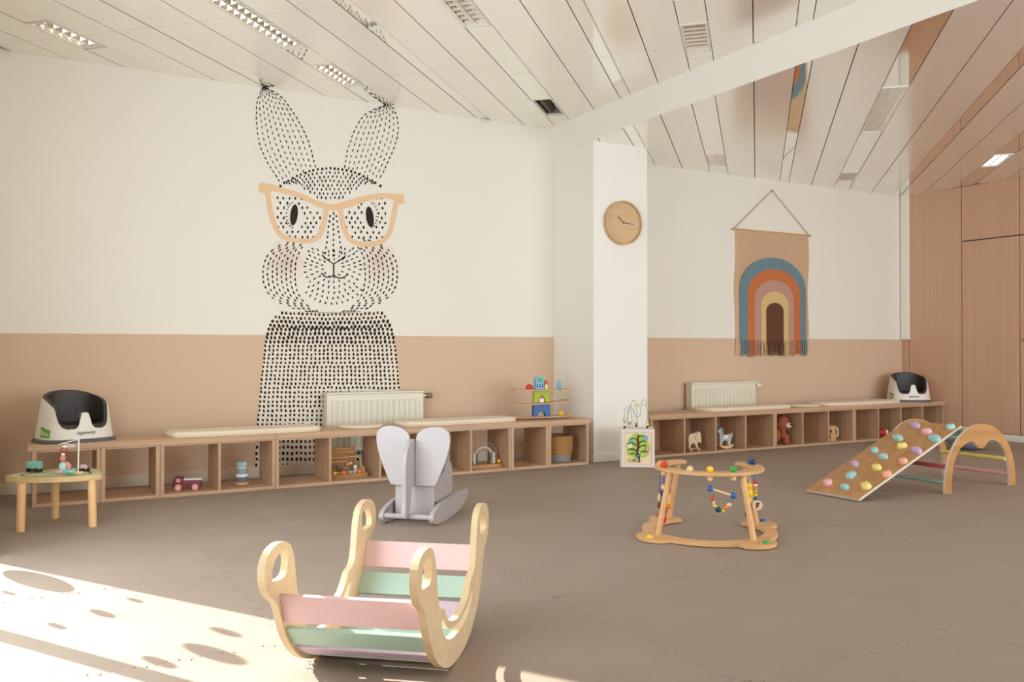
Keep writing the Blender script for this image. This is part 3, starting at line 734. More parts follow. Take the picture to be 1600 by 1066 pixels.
# ------------------------------------------------------------------ pastel rocker boat (foreground)
ang = radians(10.6)
P0 = LD(-.2, 2.95) + (F0 * cos(ang) + RV * sin(ang)) * .04
rk = thing('rocking_boat', 'birch rocking boat with pink, mint and lilac slats in the foreground', 'rocker', P0, -(TH + ang))
half = [(0, 0), (.08, .004), (.16, .021), (.235, .055), (.3, .105), (.348, .165), (.378, .225), (.4, .272), (.43, .293), (.462, .315), (.483, .35), (.489, .39), (.474, .425), (.44, .448), (.39, .457), (.34, .45), (.305, .43), (.285, .395), (.272, .345), (.262, .29), (.25, .252), (.225, .232), (.195, .226), (.178, .216), (.165, .196), (.14, .172), (.1, .155), (.05, .143), (0, .139)]
outl = [(a, b) for a, b in half] + [(-a, b) for a, b in half[-2:0:-1]]
hole = [(.2, .196), (.214, .186), (.205, .155), (.175, .125), (.12, .101), (.06, .092), (0, .09), (-.06, .092), (-.12, .101), (-.175, .125), (-.205, .155), (-.214, .186), (-.2, .196), (-.185, .176), (-.15, .148), (-.1, .131), (-.05, .122), (0, .12), (.05, .122), (.1, .131), (.15, .148), (.185, .176)]
hh = smooth_loop([(.355, .428), (.41, .418), (.437, .385), (.44, .352), (.425, .346), (.36, .34), (.335, .352), (.325, .385), (.333, .415)], 2)
loops = [smooth_loop(outl, 1), smooth_loop(hole, 1), hh, [(-a, b) for a, b in hh[::-1]]]
RW = .465
for d in (0, -RW):
    bm = B(); prism(bm, loops, (d - .012, 0, 0), (0, 1, 0), (0, 0, 1), (1, 0, 0), .024); obj('side_panel', bm, M_BIRCH, rk, bevel=.004, seg=3)
slats = [(.372, .245, 70, P_PINK, .098), (.318, .145, 48, P_MINT, .088), (.24, .078, 31, P_LILAC, .085), (.146, .036, 17, P_MINT, .094), (.048, .021, 4, P_PINK, .088)]
for s in (-1, 1):
    for e_, z_, a_, m_, w_ in slats:
        bm = B(); rot = Matrix.Rotation(s * radians(a_), 3, 'X')
        box(bm, (-RW / 2, s * e_ * .985, z_ + .006), (RW - .025, w_, .014), rot); obj('slat', bm, m_, rk, bevel=.002)
for s in (-1, 1):
    for d in (.0125, -RW - .0125):
        for e_, z_ in ((.36, .25), (.31, .15), (.225, .08)):
            bm = B(); q = 1 if d > 0 else -1; cyl(bm, (d - q * .001, s * e_, z_), (d + q * .0015, s * e_, z_), .006, seg=10); obj('screw_cap', bm, M_EDGE, rk)

# ------------------------------------------------------------------ grey elephant rocker
ea = radians(15)
el = thing('rocking_elephant', 'grey wooden rocking elephant with two big upright ears', 'rocking toy', LD(-.62, 5.22), -(TH + ea))
EW = .315
rp = smooth_loop([(-.02, .075), (-.03, .045), (0, .012), (.08, .002), (.22, .0), (.38, .004), (.52, .03), (.62, .075), (.66, .12), (.64, .125), (.5, .13), (.3, .125), (.15, .12), (.05, .1)], 2)
for s in (-1, 1):
    bm = B(); prism(bm, [rp], (s * EW / 2 - .014, 0, 0), (0, 1, 0), (0, 0, 1), (1, 0, 0), .028); obj('runner', bm, M_GREY, el, bevel=.003)
bm = B(); cyl(bm, (-EW / 2 - .01, 0, .052), (EW / 2 + .01, 0, .052), .016, seg=16); obj('foot_bar', bm, M_GREY, el, smooth=True)
bm = B(); prism(bm, [[(-.125, .03), (.125, .03), (.125, .24), (-.125, .24)]], (0, .115, 0), (1, 0, 0), (0, 0, 1), (0, 1, 0), .02); obj('chest_panel', bm, M_GREY, el, bevel=.003)
for s in (-1, 1):
    bm = B(); prism(bm, [smooth_loop([(.13, .09), (.42, .09), (.46, .2), (.44, .33), (.36, .34), (.3, .26), (.13, .24)], 1)], (s * .12 - .008, 0, 0), (0, 1, 0), (0, 0, 1), (1, 0, 0), .016); obj('body_side', bm, M_GREY, el, bevel=.003)
bm = B(); box(bm, (0, .27, .235), (.235, .26, .018)); obj('seat', bm, M_GREY, el, bevel=.004)
bm = B(); box(bm, (0, .405, .3), (.235, .018, .13), Matrix.Rotation(-.15, 3, 'X')); obj('backrest', bm, M_GREY, el, bevel=.004)
earp = [(.016, .228), (.016, .224), (.06, .224), (.138, .224), (.146, .232), (.19, .33), (.225, .425), (.238, .5), (.23, .545), (.2, .57), (.15, .58), (.09, .572), (.045, .55), (.016, .515)]
for s in (-1, 1):
    pl = [(s * a, b) for a, b in earp]; pl = pl if s > 0 else pl[::-1]
    q = smooth_loop(pl, 2)
    bm = B(); prism(bm, [q], (0, .085, 0), (1, 0, 0), (0, 0, 1), (0, 1, 0), .02)
    obj('ear', bm, mat('elephant_light_grey', (190, 183, 184), .5), el, bevel=.003)
tp = smooth_loop([(.12, .5), (.06, .505), (0, .48), (-.045, .42), (-.06, .33), (-.055, .22), (-.055, .13), (-.07, .07), (-.06, .045), (-.035, .05), (.0, .075), (.02, .11), (.03, .16), (.04, .22), (.12, .24)], 2)
bm = B(); prism(bm, [tp], (-.013, 0, 0), (0, 1, 0), (0, 0, 1), (1, 0, 0), .026); obj('trunk_panel', bm, M_GREY, el, bevel=.005, seg=3)
for s in (-1, 1):
    bm = B(); cyl(bm, (s * .013, .0, .42), (s * .016, .0, .42), .007, seg=10); obj('eye_peg', bm, M_EDGE, el)

# ------------------------------------------------------------------ wooden baby gym walker
gy = thing('baby_gym', 'beech wood baby walker ring with hanging coloured bead toys', 'baby gym', LD(1.116, 5.0), -TH)
A0 = radians(28)
op = radians(74)
def arc_poly(ri, ro, a0, a1, n=48):
    o_ = [(ro * cos(a0 + (a1 - a0) * k / n), ro * sin(a0 + (a1 - a0) * k / n)) for k in range(n + 1)]
    i_ = [(ri * cos(a1 - (a1 - a0) * k / n), ri * sin(a1 - (a1 - a0) * k / n)) for k in range(n + 1)]
    return o_ + i_
ZR_ = .383
# base with rounded lobes
base = []; n = 120; a0 = op + radians(34); a1 = op + 2 * pi - radians(34)
posts = [A0 + k * pi / 2 for k in range(4)]
for k in range(n + 1):
    a = a0 + (a1 - a0) * k / n; r = .375
    for pa in posts:
        d = (a - pa + pi) % (2 * pi) - pi
        r = max(r, .375 + .095 * max(0, 1 - (d / .3) ** 2) ** .5)
    base.append((r * cos(a), r * sin(a)))
for k in range(61):
    a = a1 - (a1 - a0) * k / 60; base.append((.305 * cos(a), .305 * sin(a)))
bm = B(); prism(bm, [base], (0, 0, .004), (1, 0, 0), (0, 1, 0), (0, 0, 1), .02); obj('base_ring', bm, M_BEECH, gy, bevel=.004)
bm = B(); prism(bm, [arc_poly(.235, .305, op + radians(36), op + 2 * pi - radians(36))], (0, 0, ZR_ - .018), (1, 0, 0), (0, 1, 0), (0, 0, 1), .018); obj('top_ring', bm, M_BEECH, gy, bevel=.004)
for pa in posts:
    bm = B(); cyl(bm, (.36 * cos(pa), .36 * sin(pa), .022), (.272 * cos(pa), .272 * sin(pa), ZR_ - .014), .0165, seg=14); obj('post', bm, M_BEECH, gy, smooth=True)
for pa, m_ in zip(posts, (BLUE, RED, YEL, GREEN)):
    bm = B(); sph(bm, (.43 * cos(pa + .05), .43 * sin(pa + .05), .024), .021, 12, 8, (1, 1, .75)); obj('foot_peg', bm, m_, gy, smooth=True)
def rp2(a, r=.27, z=0): return Vector((r * cos(a), r * sin(a), z))
# beads on the ring: (angle deg, colour)
for a, m_, dz in ((-165, RED, .016), (-174, ORANGE, .02), (178, NAT, .012), (-124, NAT, .012), (-101, YEL, .018), (-74, GREEN, .018), (18, BLUE, .016), (11, NAVY, .016)):
    bm = B(); sph(bm, rp2(radians(a), .27, ZR_ + dz * .8), .019, 12, 8); obj('ring_bead', bm, m_, gy, smooth=True)
for a in (-101, -74, -168):
    bm = B(); sph(bm, rp2(radians(a), .27, ZR_ - .034), .016, 10, 8); obj('under_bead', bm, NAT, gy, smooth=True)
CORD = mat('toy_cord', (96, 126, 170), .8)
# front hanging triangle of beads
pa_, pb_ = rp2(radians(-101), .27, .295), rp2(radians(-74), .27, .255)
def strand(pts, beads, top, cordm=CORD):
    bm = B(); tube(bm, [top] + list(pts), .0022, 5); obj('cord', bm, cordm, gy)
    for p, r, m_, sc_ in beads:
        bm = B(); sph(bm, p, r, 12, 8, sc_); obj('bead', bm, m_, gy, smooth=True)
top1 = rp2(radians(-101), .27, ZR_ - .05); top2 = rp2(radians(-74), .27, ZR_ - .05)
mid = [pa_, pa_.lerp(pb_, .12) + Vector((0, 0, -.05)), pa_.lerp(pb_, .2) + Vector((0, 0, -.085)), pa_.lerp(pb_, .34) + Vector((0, 0, -.1)), pa_.lerp(pb_, .55) + Vector((0, 0, -.098)), pa_.lerp(pb_, .82) + Vector((0, 0, -.055)), pb_]
strand(mid, [(pa_, .017, BLUE, (1, 1, 1)), (pb_, .017, BLUE, (1, 1, 1)), (mid[1], .009, RED, (1, 1, 1.8)), (mid[1] + Vector((.004, 0, -.02)), .008, NAT, (1, 1, 1.5)), (mid[2], .012, YEL, (1, 1, .7)), (mid[2] + Vector((.004, 0, -.008)), .012, GREEN, (1, 1, .7)), (mid[3], .016, NAVY, (1, 1, 1)), (mid[4], .012, LIME, (1.1, 1, 1)), (mid[5], .009, NAT, (1.6, 1, 1.3)), (mid[5] + Vector((-.018, 0, -.015)), .01, ORANGE, (1.4, 1, 1))], top1)
bm = B(); cyl(bm, pa_, pb_, .006, seg=8); obj('stick', bm, NAT, gy)
bm = B(); tube(bm, [top2, pb_], .0015, 5); obj('cord', bm, CORD, gy)
# side figures made of stacked beads
def doll(p, seq, sx=0):
    bm = B(); tube(bm, [p + Vector((0, 0, .1)), p], .003, 5); obj('cord', bm, mat('toy_cord_blue', (60, 90, 190), .7), gy)
    z = 0
    for m_, r, sc_ in seq:
        r *= 1.3
        z -= r * sc_[2]; bm = B(); sph(bm, p + Vector((sx * r, 0, z)), r, 12, 8, sc_); obj('bead', bm, m_, gy, smooth=True); z -= r * sc_[2] * .8
tl = rp2(radians(-168), .27, .285)
doll(tl, [(NAT, .013, (1, 1, 1)), (NAVY, .016, (1, 1, .9)), (BLUE, .015, (1, 1, .9)), (GREEN, .012, (1.3, 1, .8)), (RED, .017, (1, 1, 1.1)), (RED, .012, (1, 1, 1.8))])
doll(tl + Vector((.025, -.01, -.02)), [(RED, .01, (1, 1, 1)), (NAT, .011, (.8, .8, 1.8)), (YEL, .008, (1, 1, 1)), (ORANGE, .01, (1, 1, 1))])
doll(tl + Vector((-.022, .01, -.05)), [(NAT, .01, (.8, .8, 2.0)), (MAROON, .01, (1, 1, 1.6))])
tr = rp2(radians(8), .255, .28)
doll(tr + Vector((-.015, 0, 0)), [(YEL, .013, (1.2, 1, 1)), (YEL, .017, (1, 1, 1.2)), (YEL, .013, (1, 1, 1.2)), (GREEN, .013, (1, 1, .7)), (RED, .014, (1, 1, .8)), (MAROON, .017, (1.1, 1, .9))])
doll(tr + Vector((.022, .0, .012)), [(RED, .011, (1, 1, .7)), (TWHITE, .01, (1, 1, .6)), (ORANGE, .011, (1, 1, .7)), (LIME, .01, (1, 1, .9)), (YEL, .01, (1, 1, .8)), (BLUE, .011, (1, 1, .8)), (TWHITE, .009, (1, 1, .6)), (NAVY, .01, (1, 1, .7))])
dc = tr + Vector((.028, -.02, -.125))
bm = B(); cyl(bm, dc + Vector((0, .006, 0)), dc - Vector((0, .006, 0)), .028, seg=20); ds = obj('letter_disc', bm, NAT, gy)
bm = B()
box(bm, dc + Vector((-.005, -.0075, 0)), (.007, .002, .032)); box(bm, dc + Vector((.004, -.0075, .013)), (.016, .002, .007)); box(bm, dc + Vector((.003, -.0075, .001)), (.013, .002, .006))
obj('letter', bm, BLACK, ds)

# ------------------------------------------------------------------ climbing arch and ramp
ar = thing('climbing_arch', 'honey plywood climbing arch with pastel rungs, behind the ramp', 'climbing arch', (6.26, 4.27, 0))
aw, ah = .43, .485
def arch_pt(t, w_, h_): return (w_ * cos(t), h_ * sin(t) ** .86 if sin(t) > 0 else 0)
ou = [arch_pt(pi * k / 40, aw, ah) for k in range(41)]
inn = [(-.355, 0)] + [(x, y) for x, y in [(-.352, .1), (-.335, .19), (-.30, .262), (-.25, .318), (-.19, .348), (-.13, .362), (-.085, .352), (-.068, .335), (-.04, .312), (0, .302), (.04, .312), (.068, .335), (.085, .352), (.13, .362), (.19, .348), (.25, .318), (.30, .262), (.335, .19), (.352, .1)]] + [(.355, 0)]
AP = ou + inn
for y_ in (-.275, .275):
    bm = B(); prism(bm, [AP], (0, y_ - .009, 0), (1, 0, 0), (0, 0, 1), (0, 1, 0), .018); o = obj('arch_side', bm, M_PLY, ar)
    o.data.materials.append(M_EDGE)
    for p in o.data.polygons:
        if abs(p.normal.y) < .5: p.material_index = 1
for x_, z_, m_, nm in ((-.39, .075, H_MINT, 0), (-.385, .19, mat('rung_red', (196, 96, 92), .5), 0), (.325, .205, H_YEL, 0), (.378, .085, mat('rung_pink', (232, 176, 178), .5), 0), (.25, .335, H_MINT, 0), (.09, .43, mat('rung_cream', (226, 214, 160), .5), 0), (-.1, .425, H_BLUE, 0)):
    bm = B(); cyl(bm, (x_, -.267, z_), (x_, .267, z_), .0155, seg=14); obj('rung', bm, m_, ar, smooth=True)
ra = thing('climbing_ramp', 'plywood climbing ramp studded with pastel holds, leaning on the arch', 'climbing ramp', (5.012, 4.29, 0))
rx1, rz1 = 6.14 - 5.012, .452
sl = atan2(rz1, rx1); LR = sqrt(rx1 ** 2 + rz1 ** 2); RWY = .458
ux = Vector((cos(sl), 0, sin(sl))); un = Vector((-sin(sl), 0, cos(sl)))
bm = B(); prism(bm, [[(0, -RWY / 2), (LR, -RWY / 2), (LR, RWY / 2), (0, RWY / 2)]], Vector((0, 0, .006)), ux, (0, 1, 0), un, .018)
o = obj('board', bm, M_PLY, ra)
o.data.materials.append(M_EDGE)
for p in o.data.polygons:
    if abs(p.normal.dot(un)) < .5: p.material_index = 1
bm = B(); box(bm, ux * (LR - .09) + Vector((0, 0, -.012)), (.03, RWY - .06, .03), Matrix.Rotation(-sl, 3, 'Y')); obj('hook_batten', bm, M_EDGE, ra)
zA = lambda x, y: (1240 + x / 6.66, 640 + y / 6.66); zB = lambda x, y: (1400 + x / 7.105, 640 + y / 7.105)
holds = [(zA(358, 765), H_PINK, 0, 1.1), (zA(535, 812), H_BLUE, 1, 1), (zA(755, 800), H_YEL, 2, 1.15), (zA(597, 690), H_BLUE, 2, 1.15), (zA(640, 572), H_LIL, 1, .95), (zA(972, 678), H_COR, 0, 1.05), (zA(865, 608), H_YEL, 1, 1.1), (zA(845, 430), H_BLUE, 0, .95), (zA(935, 495), H_MINT, 1, 1.0), (zA(1138, 542), H_COR, 0, 1.0), (zA(1130, 382), H_YEL, 2, 1.0), (zA(1088, 298), H_MINT, 3, 1.25), (zA(1285, 430), H_LIL, 3, 1.2), (zA(1268, 168), H_LIL, 3, 1.2), (zB(340, 248), H_PINK, 1, 1.05), (zB(433, 325), H_BLUE, 3, 1.4), (zB(607, 198), H_MINT, 0, 1.0)]
shapes = [[(.038, 0), (.02, .03), (-.02, .033), (-.04, .005), (-.025, -.03), (.02, -.032)], [(.042, .01), (.005, .03), (-.035, .02), (-.042, -.01), (-.01, -.03), (.033, -.026)], [(.03, .03), (0, .024), (-.03, .034), (-.042, 0), (-.03, -.03), (.02, -.034), (.042, -.01)], [(.05, .012), (.03, .026), (-.03, .024), (-.052, .0), (-.03, -.024), (.03, -.026)]]
OR = Vector((5.012, 4.29, 0))
for (px, m_, sh, k_) in holds:
    d = ray(*px); o_ = OR + Vector((0, 0, .006)) + un * .024; t = ((o_ - CAM).dot(un)) / d.dot(un); Q = CAM + d * t - o_
    u0 = Q.dot(ux); v0 = Q.y
    bm = B(); pl = smooth_loop([(a * k_ * .95, b * k_ * .95) for a, b in shapes[sh]], 2); n = len(pl); rot = random.uniform(0, 6) if sh < 3 else pi / 2 - .5
    rings = []
    for f, h in ((1, 0), (1, .012), (.86, .026), (.5, .031)):
        rings.append([bm.verts.new(o_ - OR - un * .006 + ux * (u0 + f * (a * cos(rot) - b * sin(rot))) + Vector((0, v0 + f * (a * sin(rot) + b * cos(rot)), 0)) + un * h) for a, b in pl])
    for A_, B_ in zip(rings, rings[1:]):
        for k in range(n): bm.faces.new((A_[k], A_[(k + 1) % n], B_[(k + 1) % n], B_[k]))
    bm.faces.new(rings[0]); bm.faces.new(rings[-1])
    h_ = obj('climbing_hold', bm, m_, ra, smooth=True, angle=50)
    bm = B(); q0 = o_ - OR - un * .006 + ux * u0 + Vector((0, v0, 0)) + un * .0305; cyl(bm, q0, q0 + un * .0015, .006, seg=8); obj('bolt', bm, M_EDGE, h_)
# grey bowl behind the arch
bw = onZ(1512, 702); bwl = thing('floor_bowl', 'grey plastic rocking bowl on the floor behind the climbing arch', 'rocking bowl', (bw.x, bw.y, 0))
BG = mat('bowl_grey', (142, 146, 156), .35)
bm = B(); lathe(bm, [(.04, .0), (.13, .02), (.2, .07), (.24, .13), (.258, .19), (.266, .195), (.264, .2), (.248, .195), (.225, .135), (.185, .085), (.12, .042), (.03, .03)], (0, 0, 0), 40); obj('shell', bm, BG, bwl, smooth=True)
bm = B(); tube(bm, [(.262 * cos(2 * pi * k / 40), .262 * sin(2 * pi * k / 40), .197) for k in range(40)], .009, 8, True); obj('rim', bm, mat('bowl_rim', (170, 174, 182), .35), bwl, smooth=True)

# ------------------------------------------------------------------ activity cube beside the pillar
cq = onZ(969, 730.5)
CW = .30
ca = radians(6)   # front turned a little off the camera axis
ac = thing('activity_cube', 'white wooden activity cube with painted tree and wire bead maze', 'activity cube', cq, -(TH + ca) )
e = .022
bm = B(); bx(bm, 0, CW, .004, CW, 0, .335); obj('body', bm, mat('cube_white', (238, 232, 224), .45), ac, bevel=.003)
bm = B(); prism(bm, [[(.012, 0.002), (CW, .002), (CW, .335), (.012, .335)], [(.038, .03), (CW - .026, .03), (CW - .026, .308), (.038, .308)]], (0, -.008, 0), (1, 0, 0), (0, 0, 1), (0, 1, 0), .012); obj('frame', bm, mat('cube_frame', (240, 222, 212), .5), ac, bevel=.002)
bm = B(); bx(bm, .04, CW - .028, -.001, .0035, .032, .306); obj('picture_board', bm, mat('cube_board', (244, 224, 186), .5), ac)
LF = mat('cube_leaf', (176, 206, 92), .5, var=.12, scale=30)
bm = B(); cl = []
for cx, cz, r in ((.1, .2, .05), (.14, .25, .05), (.19, .24, .055), (.215, .19, .045), (.2, .14, .05), (.14, .13, .05), (.1, .14, .045), (.155, .19, .06)):
    cyl(bm, (cx, -.0035 - cx * .002, cz), (cx, .001, cz), r, seg=18)
obj('tree_crown', bm, LF, ac)
for cx, cz, m_ in ((.095, .235, TEAL), (.085, .19, TWHITE), (.225, .262, SKY), (.16, .265, LIME)):
    bm = B(); cyl(bm, (cx, -.006, cz), (cx, 0, cz), .022, seg=14); obj('painted_bird', bm, m_, ac)
bm = B()
TRK = mat('cube_trunk', (70, 44, 34), .5)
tube(bm, spline([(.165, -.007, .05), (.16, -.007, .1), (.152, -.007, .15), (.16, -.007, .2), (.155, -.007, .24), (.16, -.007, .29)], 5), [.011] * 11 + [.008] * 10 + [.005] * 5, 7)
for pts in ([(.157, .245), (.12, .257), (.085, .252)], [(.158, .27), (.18, .28), (.21, .278)], [(.158, .215), (.2, .235), (.22, .228)], [(.155, .19), (.1, .22), (.068, .205)], [(.155, .165), (.19, .195), (.225, .19)], [(.153, .14), (.11, .165), (.08, .155)], [(.157, .12), (.2, .145), (.235, .135)], [(.16, .105), (.12, .125), (.085, .12)]):
    tube(bm, spline([(a, -.008, b) for a, b in pts], 4), .0045, 6)
obj('tree_branches', bm, TRK, ac)
for cx, cz, r, m_ in ((.165, .135, .018, mat('cube_lilac', (176, 160, 178), .5)), (.155, .105, .014, BLUE), (.24, .165, .017, ROSE), (.09, .065, .018, mat('cube_sand', (214, 196, 130), .5)), (.155, .068, .016, mat('cube_sage', (190, 200, 130), .5)), (.122, .066, .014, mat('cube_mud', (160, 130, 100), .5))):
    bm = B(); cyl(bm, (cx, -.016, cz), (cx, -.006, cz), r, seg=16); g_ = obj('knob_wheel', bm, m_, ac, bevel=.002)
    bm = B(); cyl(bm, (cx, -.019, cz), (cx, -.015, cz), r * .4, seg=10); obj('hub', bm, M_EDGE, g_)
WIRE = mat('wire_teal', (140, 176, 170), .4); WIRE2 = mat('wire_grey', (170, 160, 150), .4); WIRE3 = mat('wire_cream', (222, 206, 140), .4)
Zt = .335
for pts, m_ in (([(.04, .06, 0), (.04, .06, .15), (.06, .06, .19), (.09, .07, .2), (.115, .08, .16), (.15, .09, .1), (.18, .1, .13), (.19, .1, .22), (.21, .11, .255), (.235, .1, .22), (.24, .08, .1), (.24, .06, 0)], WIRE),
                ([(.06, .22, 0), (.07, .22, .1), (.1, .22, .2), (.125, .22, .245), (.15, .22, .2), (.16, .22, .05), (.16, .22, 0)], WIRE2),
                ([(.13, .2, .0), (.13, .2, .19), (.16, .2, .2), (.24, .2, .2), (.25, .2, .18), (.25, .2, 0)], WIRE3), ([(.08, .15, 0), (.07, .14, .12), (.08, .14, .17), (.1, .14, .15), (.11, .14, 0)], WIRE2)):
    bm = B(); tube(bm, spline([(a, b, Zt + c_) for a, b, c_ in pts], 5), .003, 6); obj('maze_wire', bm, m_, ac, smooth=True)
for x_, y_, z_, m_, sc_ in ((.04, .06, .012, BLACK, .8), (.04, .06, .035, TWHITE, 1), (.04, .06, .06, ROSE, .9), (.035, .06, .08, mat('bead_mint', (190, 214, 160), .5), 1.1), (.14, .09, .085, TWHITE, .9), (.145, .15, .02, BLACK, .8), (.145, .15, .04, ROSE, .8), (.24, .06, .015, BLACK, .8), (.24, .06, .042, H_YEL, 1.2), (.24, .06, .07, H_PINK, .9), (.09, .16, .04, mat('bead_lilac', (176, 166, 178), .5), 1.0), (.24, .2, .2, H_YEL, 1.1), (.17, .2, .2, H_YEL, 1.0)):
    bm = B(); sph(bm, (x_, y_, Zt + z_), .0135 * sc_, 10, 7); obj('maze_bead', bm, m_, ac, smooth=True)

# ------------------------------------------------------------------ small table with toys
tp0 = Vector((.225, 5.86, 0))
TZ = .305
tb = thing('play_table', 'small round-cornered birch play table with pine legs by the left edge', 'table', tp0, -TH)
tri = smooth_loop([(-.30, -.07), (-.22, -.15), (.1, -.15), (.28, -.03), (.285, .03), (.17, .2), (.02, .27), (-.12, .22), (-.27, .04)], 3); tri = [(a * .94, b) for a, b in tri]
bm = B(); prism(bm, [tri], (0, 0, TZ - .03), (1, 0, 0), (0, 1, 0), (0, 0, 1), .03); top = obj('tabletop', bm, wood('table_birch', (206, 178, 128), (192, 162, 112), 0, 8, 6, .45), tb, bevel=.004)
bm = B(); prism(bm, [[(a * .92, b * .92) for a, b in tri]], (0, 0, TZ - .0005), (1, 0, 0), (0, 1, 0), (0, 0, 1), .0012); obj('printed_map', bm, mat('map_green', (190, 196, 140), .55, var=.08, scale=9), top)
bm = B()
for rr in (.7,): tube(bm, [(a * rr, b * rr, TZ + .0008) for a, b in tri], .009, 4, True)
for v in bm.verts: v.co.z = TZ + .0008 + (v.co.z - TZ - .0008) * .1
obj('printed_road', bm, mat('map_road', (96, 84, 74), .6), top)
for a, b in ((32, 832), (86, 811), (145, 824)):
    q = onZ(a, b - 1); d = q - tp0; lx = d.dot(RV); ly = d.dot(F0)
    bm = B(); cyl(bm, (lx, ly, 0), (lx * .97, ly * .97, TZ - .03), .0225, .024, seg=18); obj('leg', bm, M_PINE, tb, smooth=True)
def TT(x, y, z=TZ):  # a spot on the tabletop seen at that pixel
    return onZ(x, y, z)
def toy(name, lb, cat, loc, rz=0, grp=None): return thing(name, lb, cat, loc, rz, grp)
def wheels(t, xs, y, r, m_, hub=None, nm='wheel'):
    for x_ in xs:
        for s in (-1, 1):
            bm = B(); cyl(bm, (x_, s * y - .006, r), (x_, s * y + .006, r), r, seg=16); w_ = obj(nm, bm, m_, t, smooth=True)
            if hub:
                bm = B(); cyl(bm, (x_, s * (y + .004), r), (x_, s * (y + .008), r), r * .45, seg=10); obj('hub', bm, hub, w_)
TS = TZ + .0018
q = TT(54, 738); t = toy('toy_wagon', 'teal toy wagon with dark wheels on the play table', 'toy vehicle', (q.x, q.y, TS), -TH - .15)
bm = B(); bx(bm, -.042, .042, -.02, .02, .018, .062); obj('body', bm, TEAL, t, bevel=.005)
bm = B(); bx(bm, -.038, .038, -.016, .016, .01, .02); obj('chassis', bm, MAROON, t)
wheels(t, (-.025, .025), .02, .013, BLACK)
q = TT(99, 740); t = toy('toy_figure', 'pink stacked animal figure with a white cap on the play table', 'toy figure', (q.x, q.y, TS), -TH)
for nm, c_, r, sc_, m_ in (('base_hill', (0, .02, .035), .034, (1.1, .6, 1.0), ROSE), ('torso', (0, -.01, .038), .022, (1, .8, 1.3), mat('toy_icy', (176, 214, 212), .5)), ('head', (0, -.005, .088), .017, (1, 1, 1.2), mat('toy_salmon', (214, 132, 124), .5)), ('collar', (0, -.005, .112), .011, (1, 1, .8), TWHITE), ('crown', (.005, -.003, .14), .019, (1.2, 1, .8), mat('toy_brick', (178, 96, 88), .5)), ('cap', (.01, -.003, .158), .013, (1.3, 1, .7), TWHITE), ('foot', (-.008, -.02, .009), .018, (1.4, .8, .5), H_PINK)):
    bm = B(); sph(bm, c_, r, 14, 10, sc_); obj(nm, bm, m_, t, smooth=True)
q = TT(107, 743); t = toy('toy_plane', 'small teal toy plane beside the pink figure on the play table', 'toy vehicle', (q.x, q.y, TS), -TH + .2)
bm = B(); sph(bm, (0, 0, .018), .017, 12, 8, (2.0, .8, .8)); obj('fuselage', bm, TEAL, t, smooth=True)
bm = B(); bx(bm, -.012, .012, -.045, .045, .016, .021); obj('wing', bm, mat('toy_deep_teal', (96, 160, 150), .5), t, bevel=.002)
bm = B(); bx(bm, .024, .032, -.003, .003, .016, .042); obj('tail', bm, TEAL, t)
q = TT(122, 741); t = toy('toy_mobile', 'thin white wire mobile stand rising from the play table', 'toy', (q.x, q.y, TS), -TH)
bm = B(); bx(bm, -.028, .028, -.018, .018, 0, .013); obj('block_base', bm, NAT, t, bevel=.003)
bm = B(); cyl(bm, (0, 0, .013), (.004, 0, .205), .004, seg=8); obj('post', bm, TWHITE, t)
for a, b in (((.004, 0, .205), (-.125, .02, .17)), ((-.03, .01, .167), (-.11, .03, .178)), ((-.02, .0, .163), (-.085, -.0, .157))):
    bm = B(); cyl(bm, a, b, .003, seg=6); obj('arm', bm, TWHITE, t)
bm = B(); tube(bm, [(-.03, .01, .167), (.0, 0, .2)], .001, 4); obj('thread', bm, TWHITE, t)
q = TT(130, 737.5); t = toy('toy_car', 'tiny pink toy car at the right side of the play table', 'toy vehicle', (q.x, q.y, TS), -TH - .3)
bm = B(); sph(bm, (0, 0, .026), .024, 12, 8, (1.2, .8, .8)); obj('body', bm, mat('toy_mauve', (206, 172, 176), .5), t, smooth=True)
wheels(t, (-.016, .018), .018, .011, BLACK)

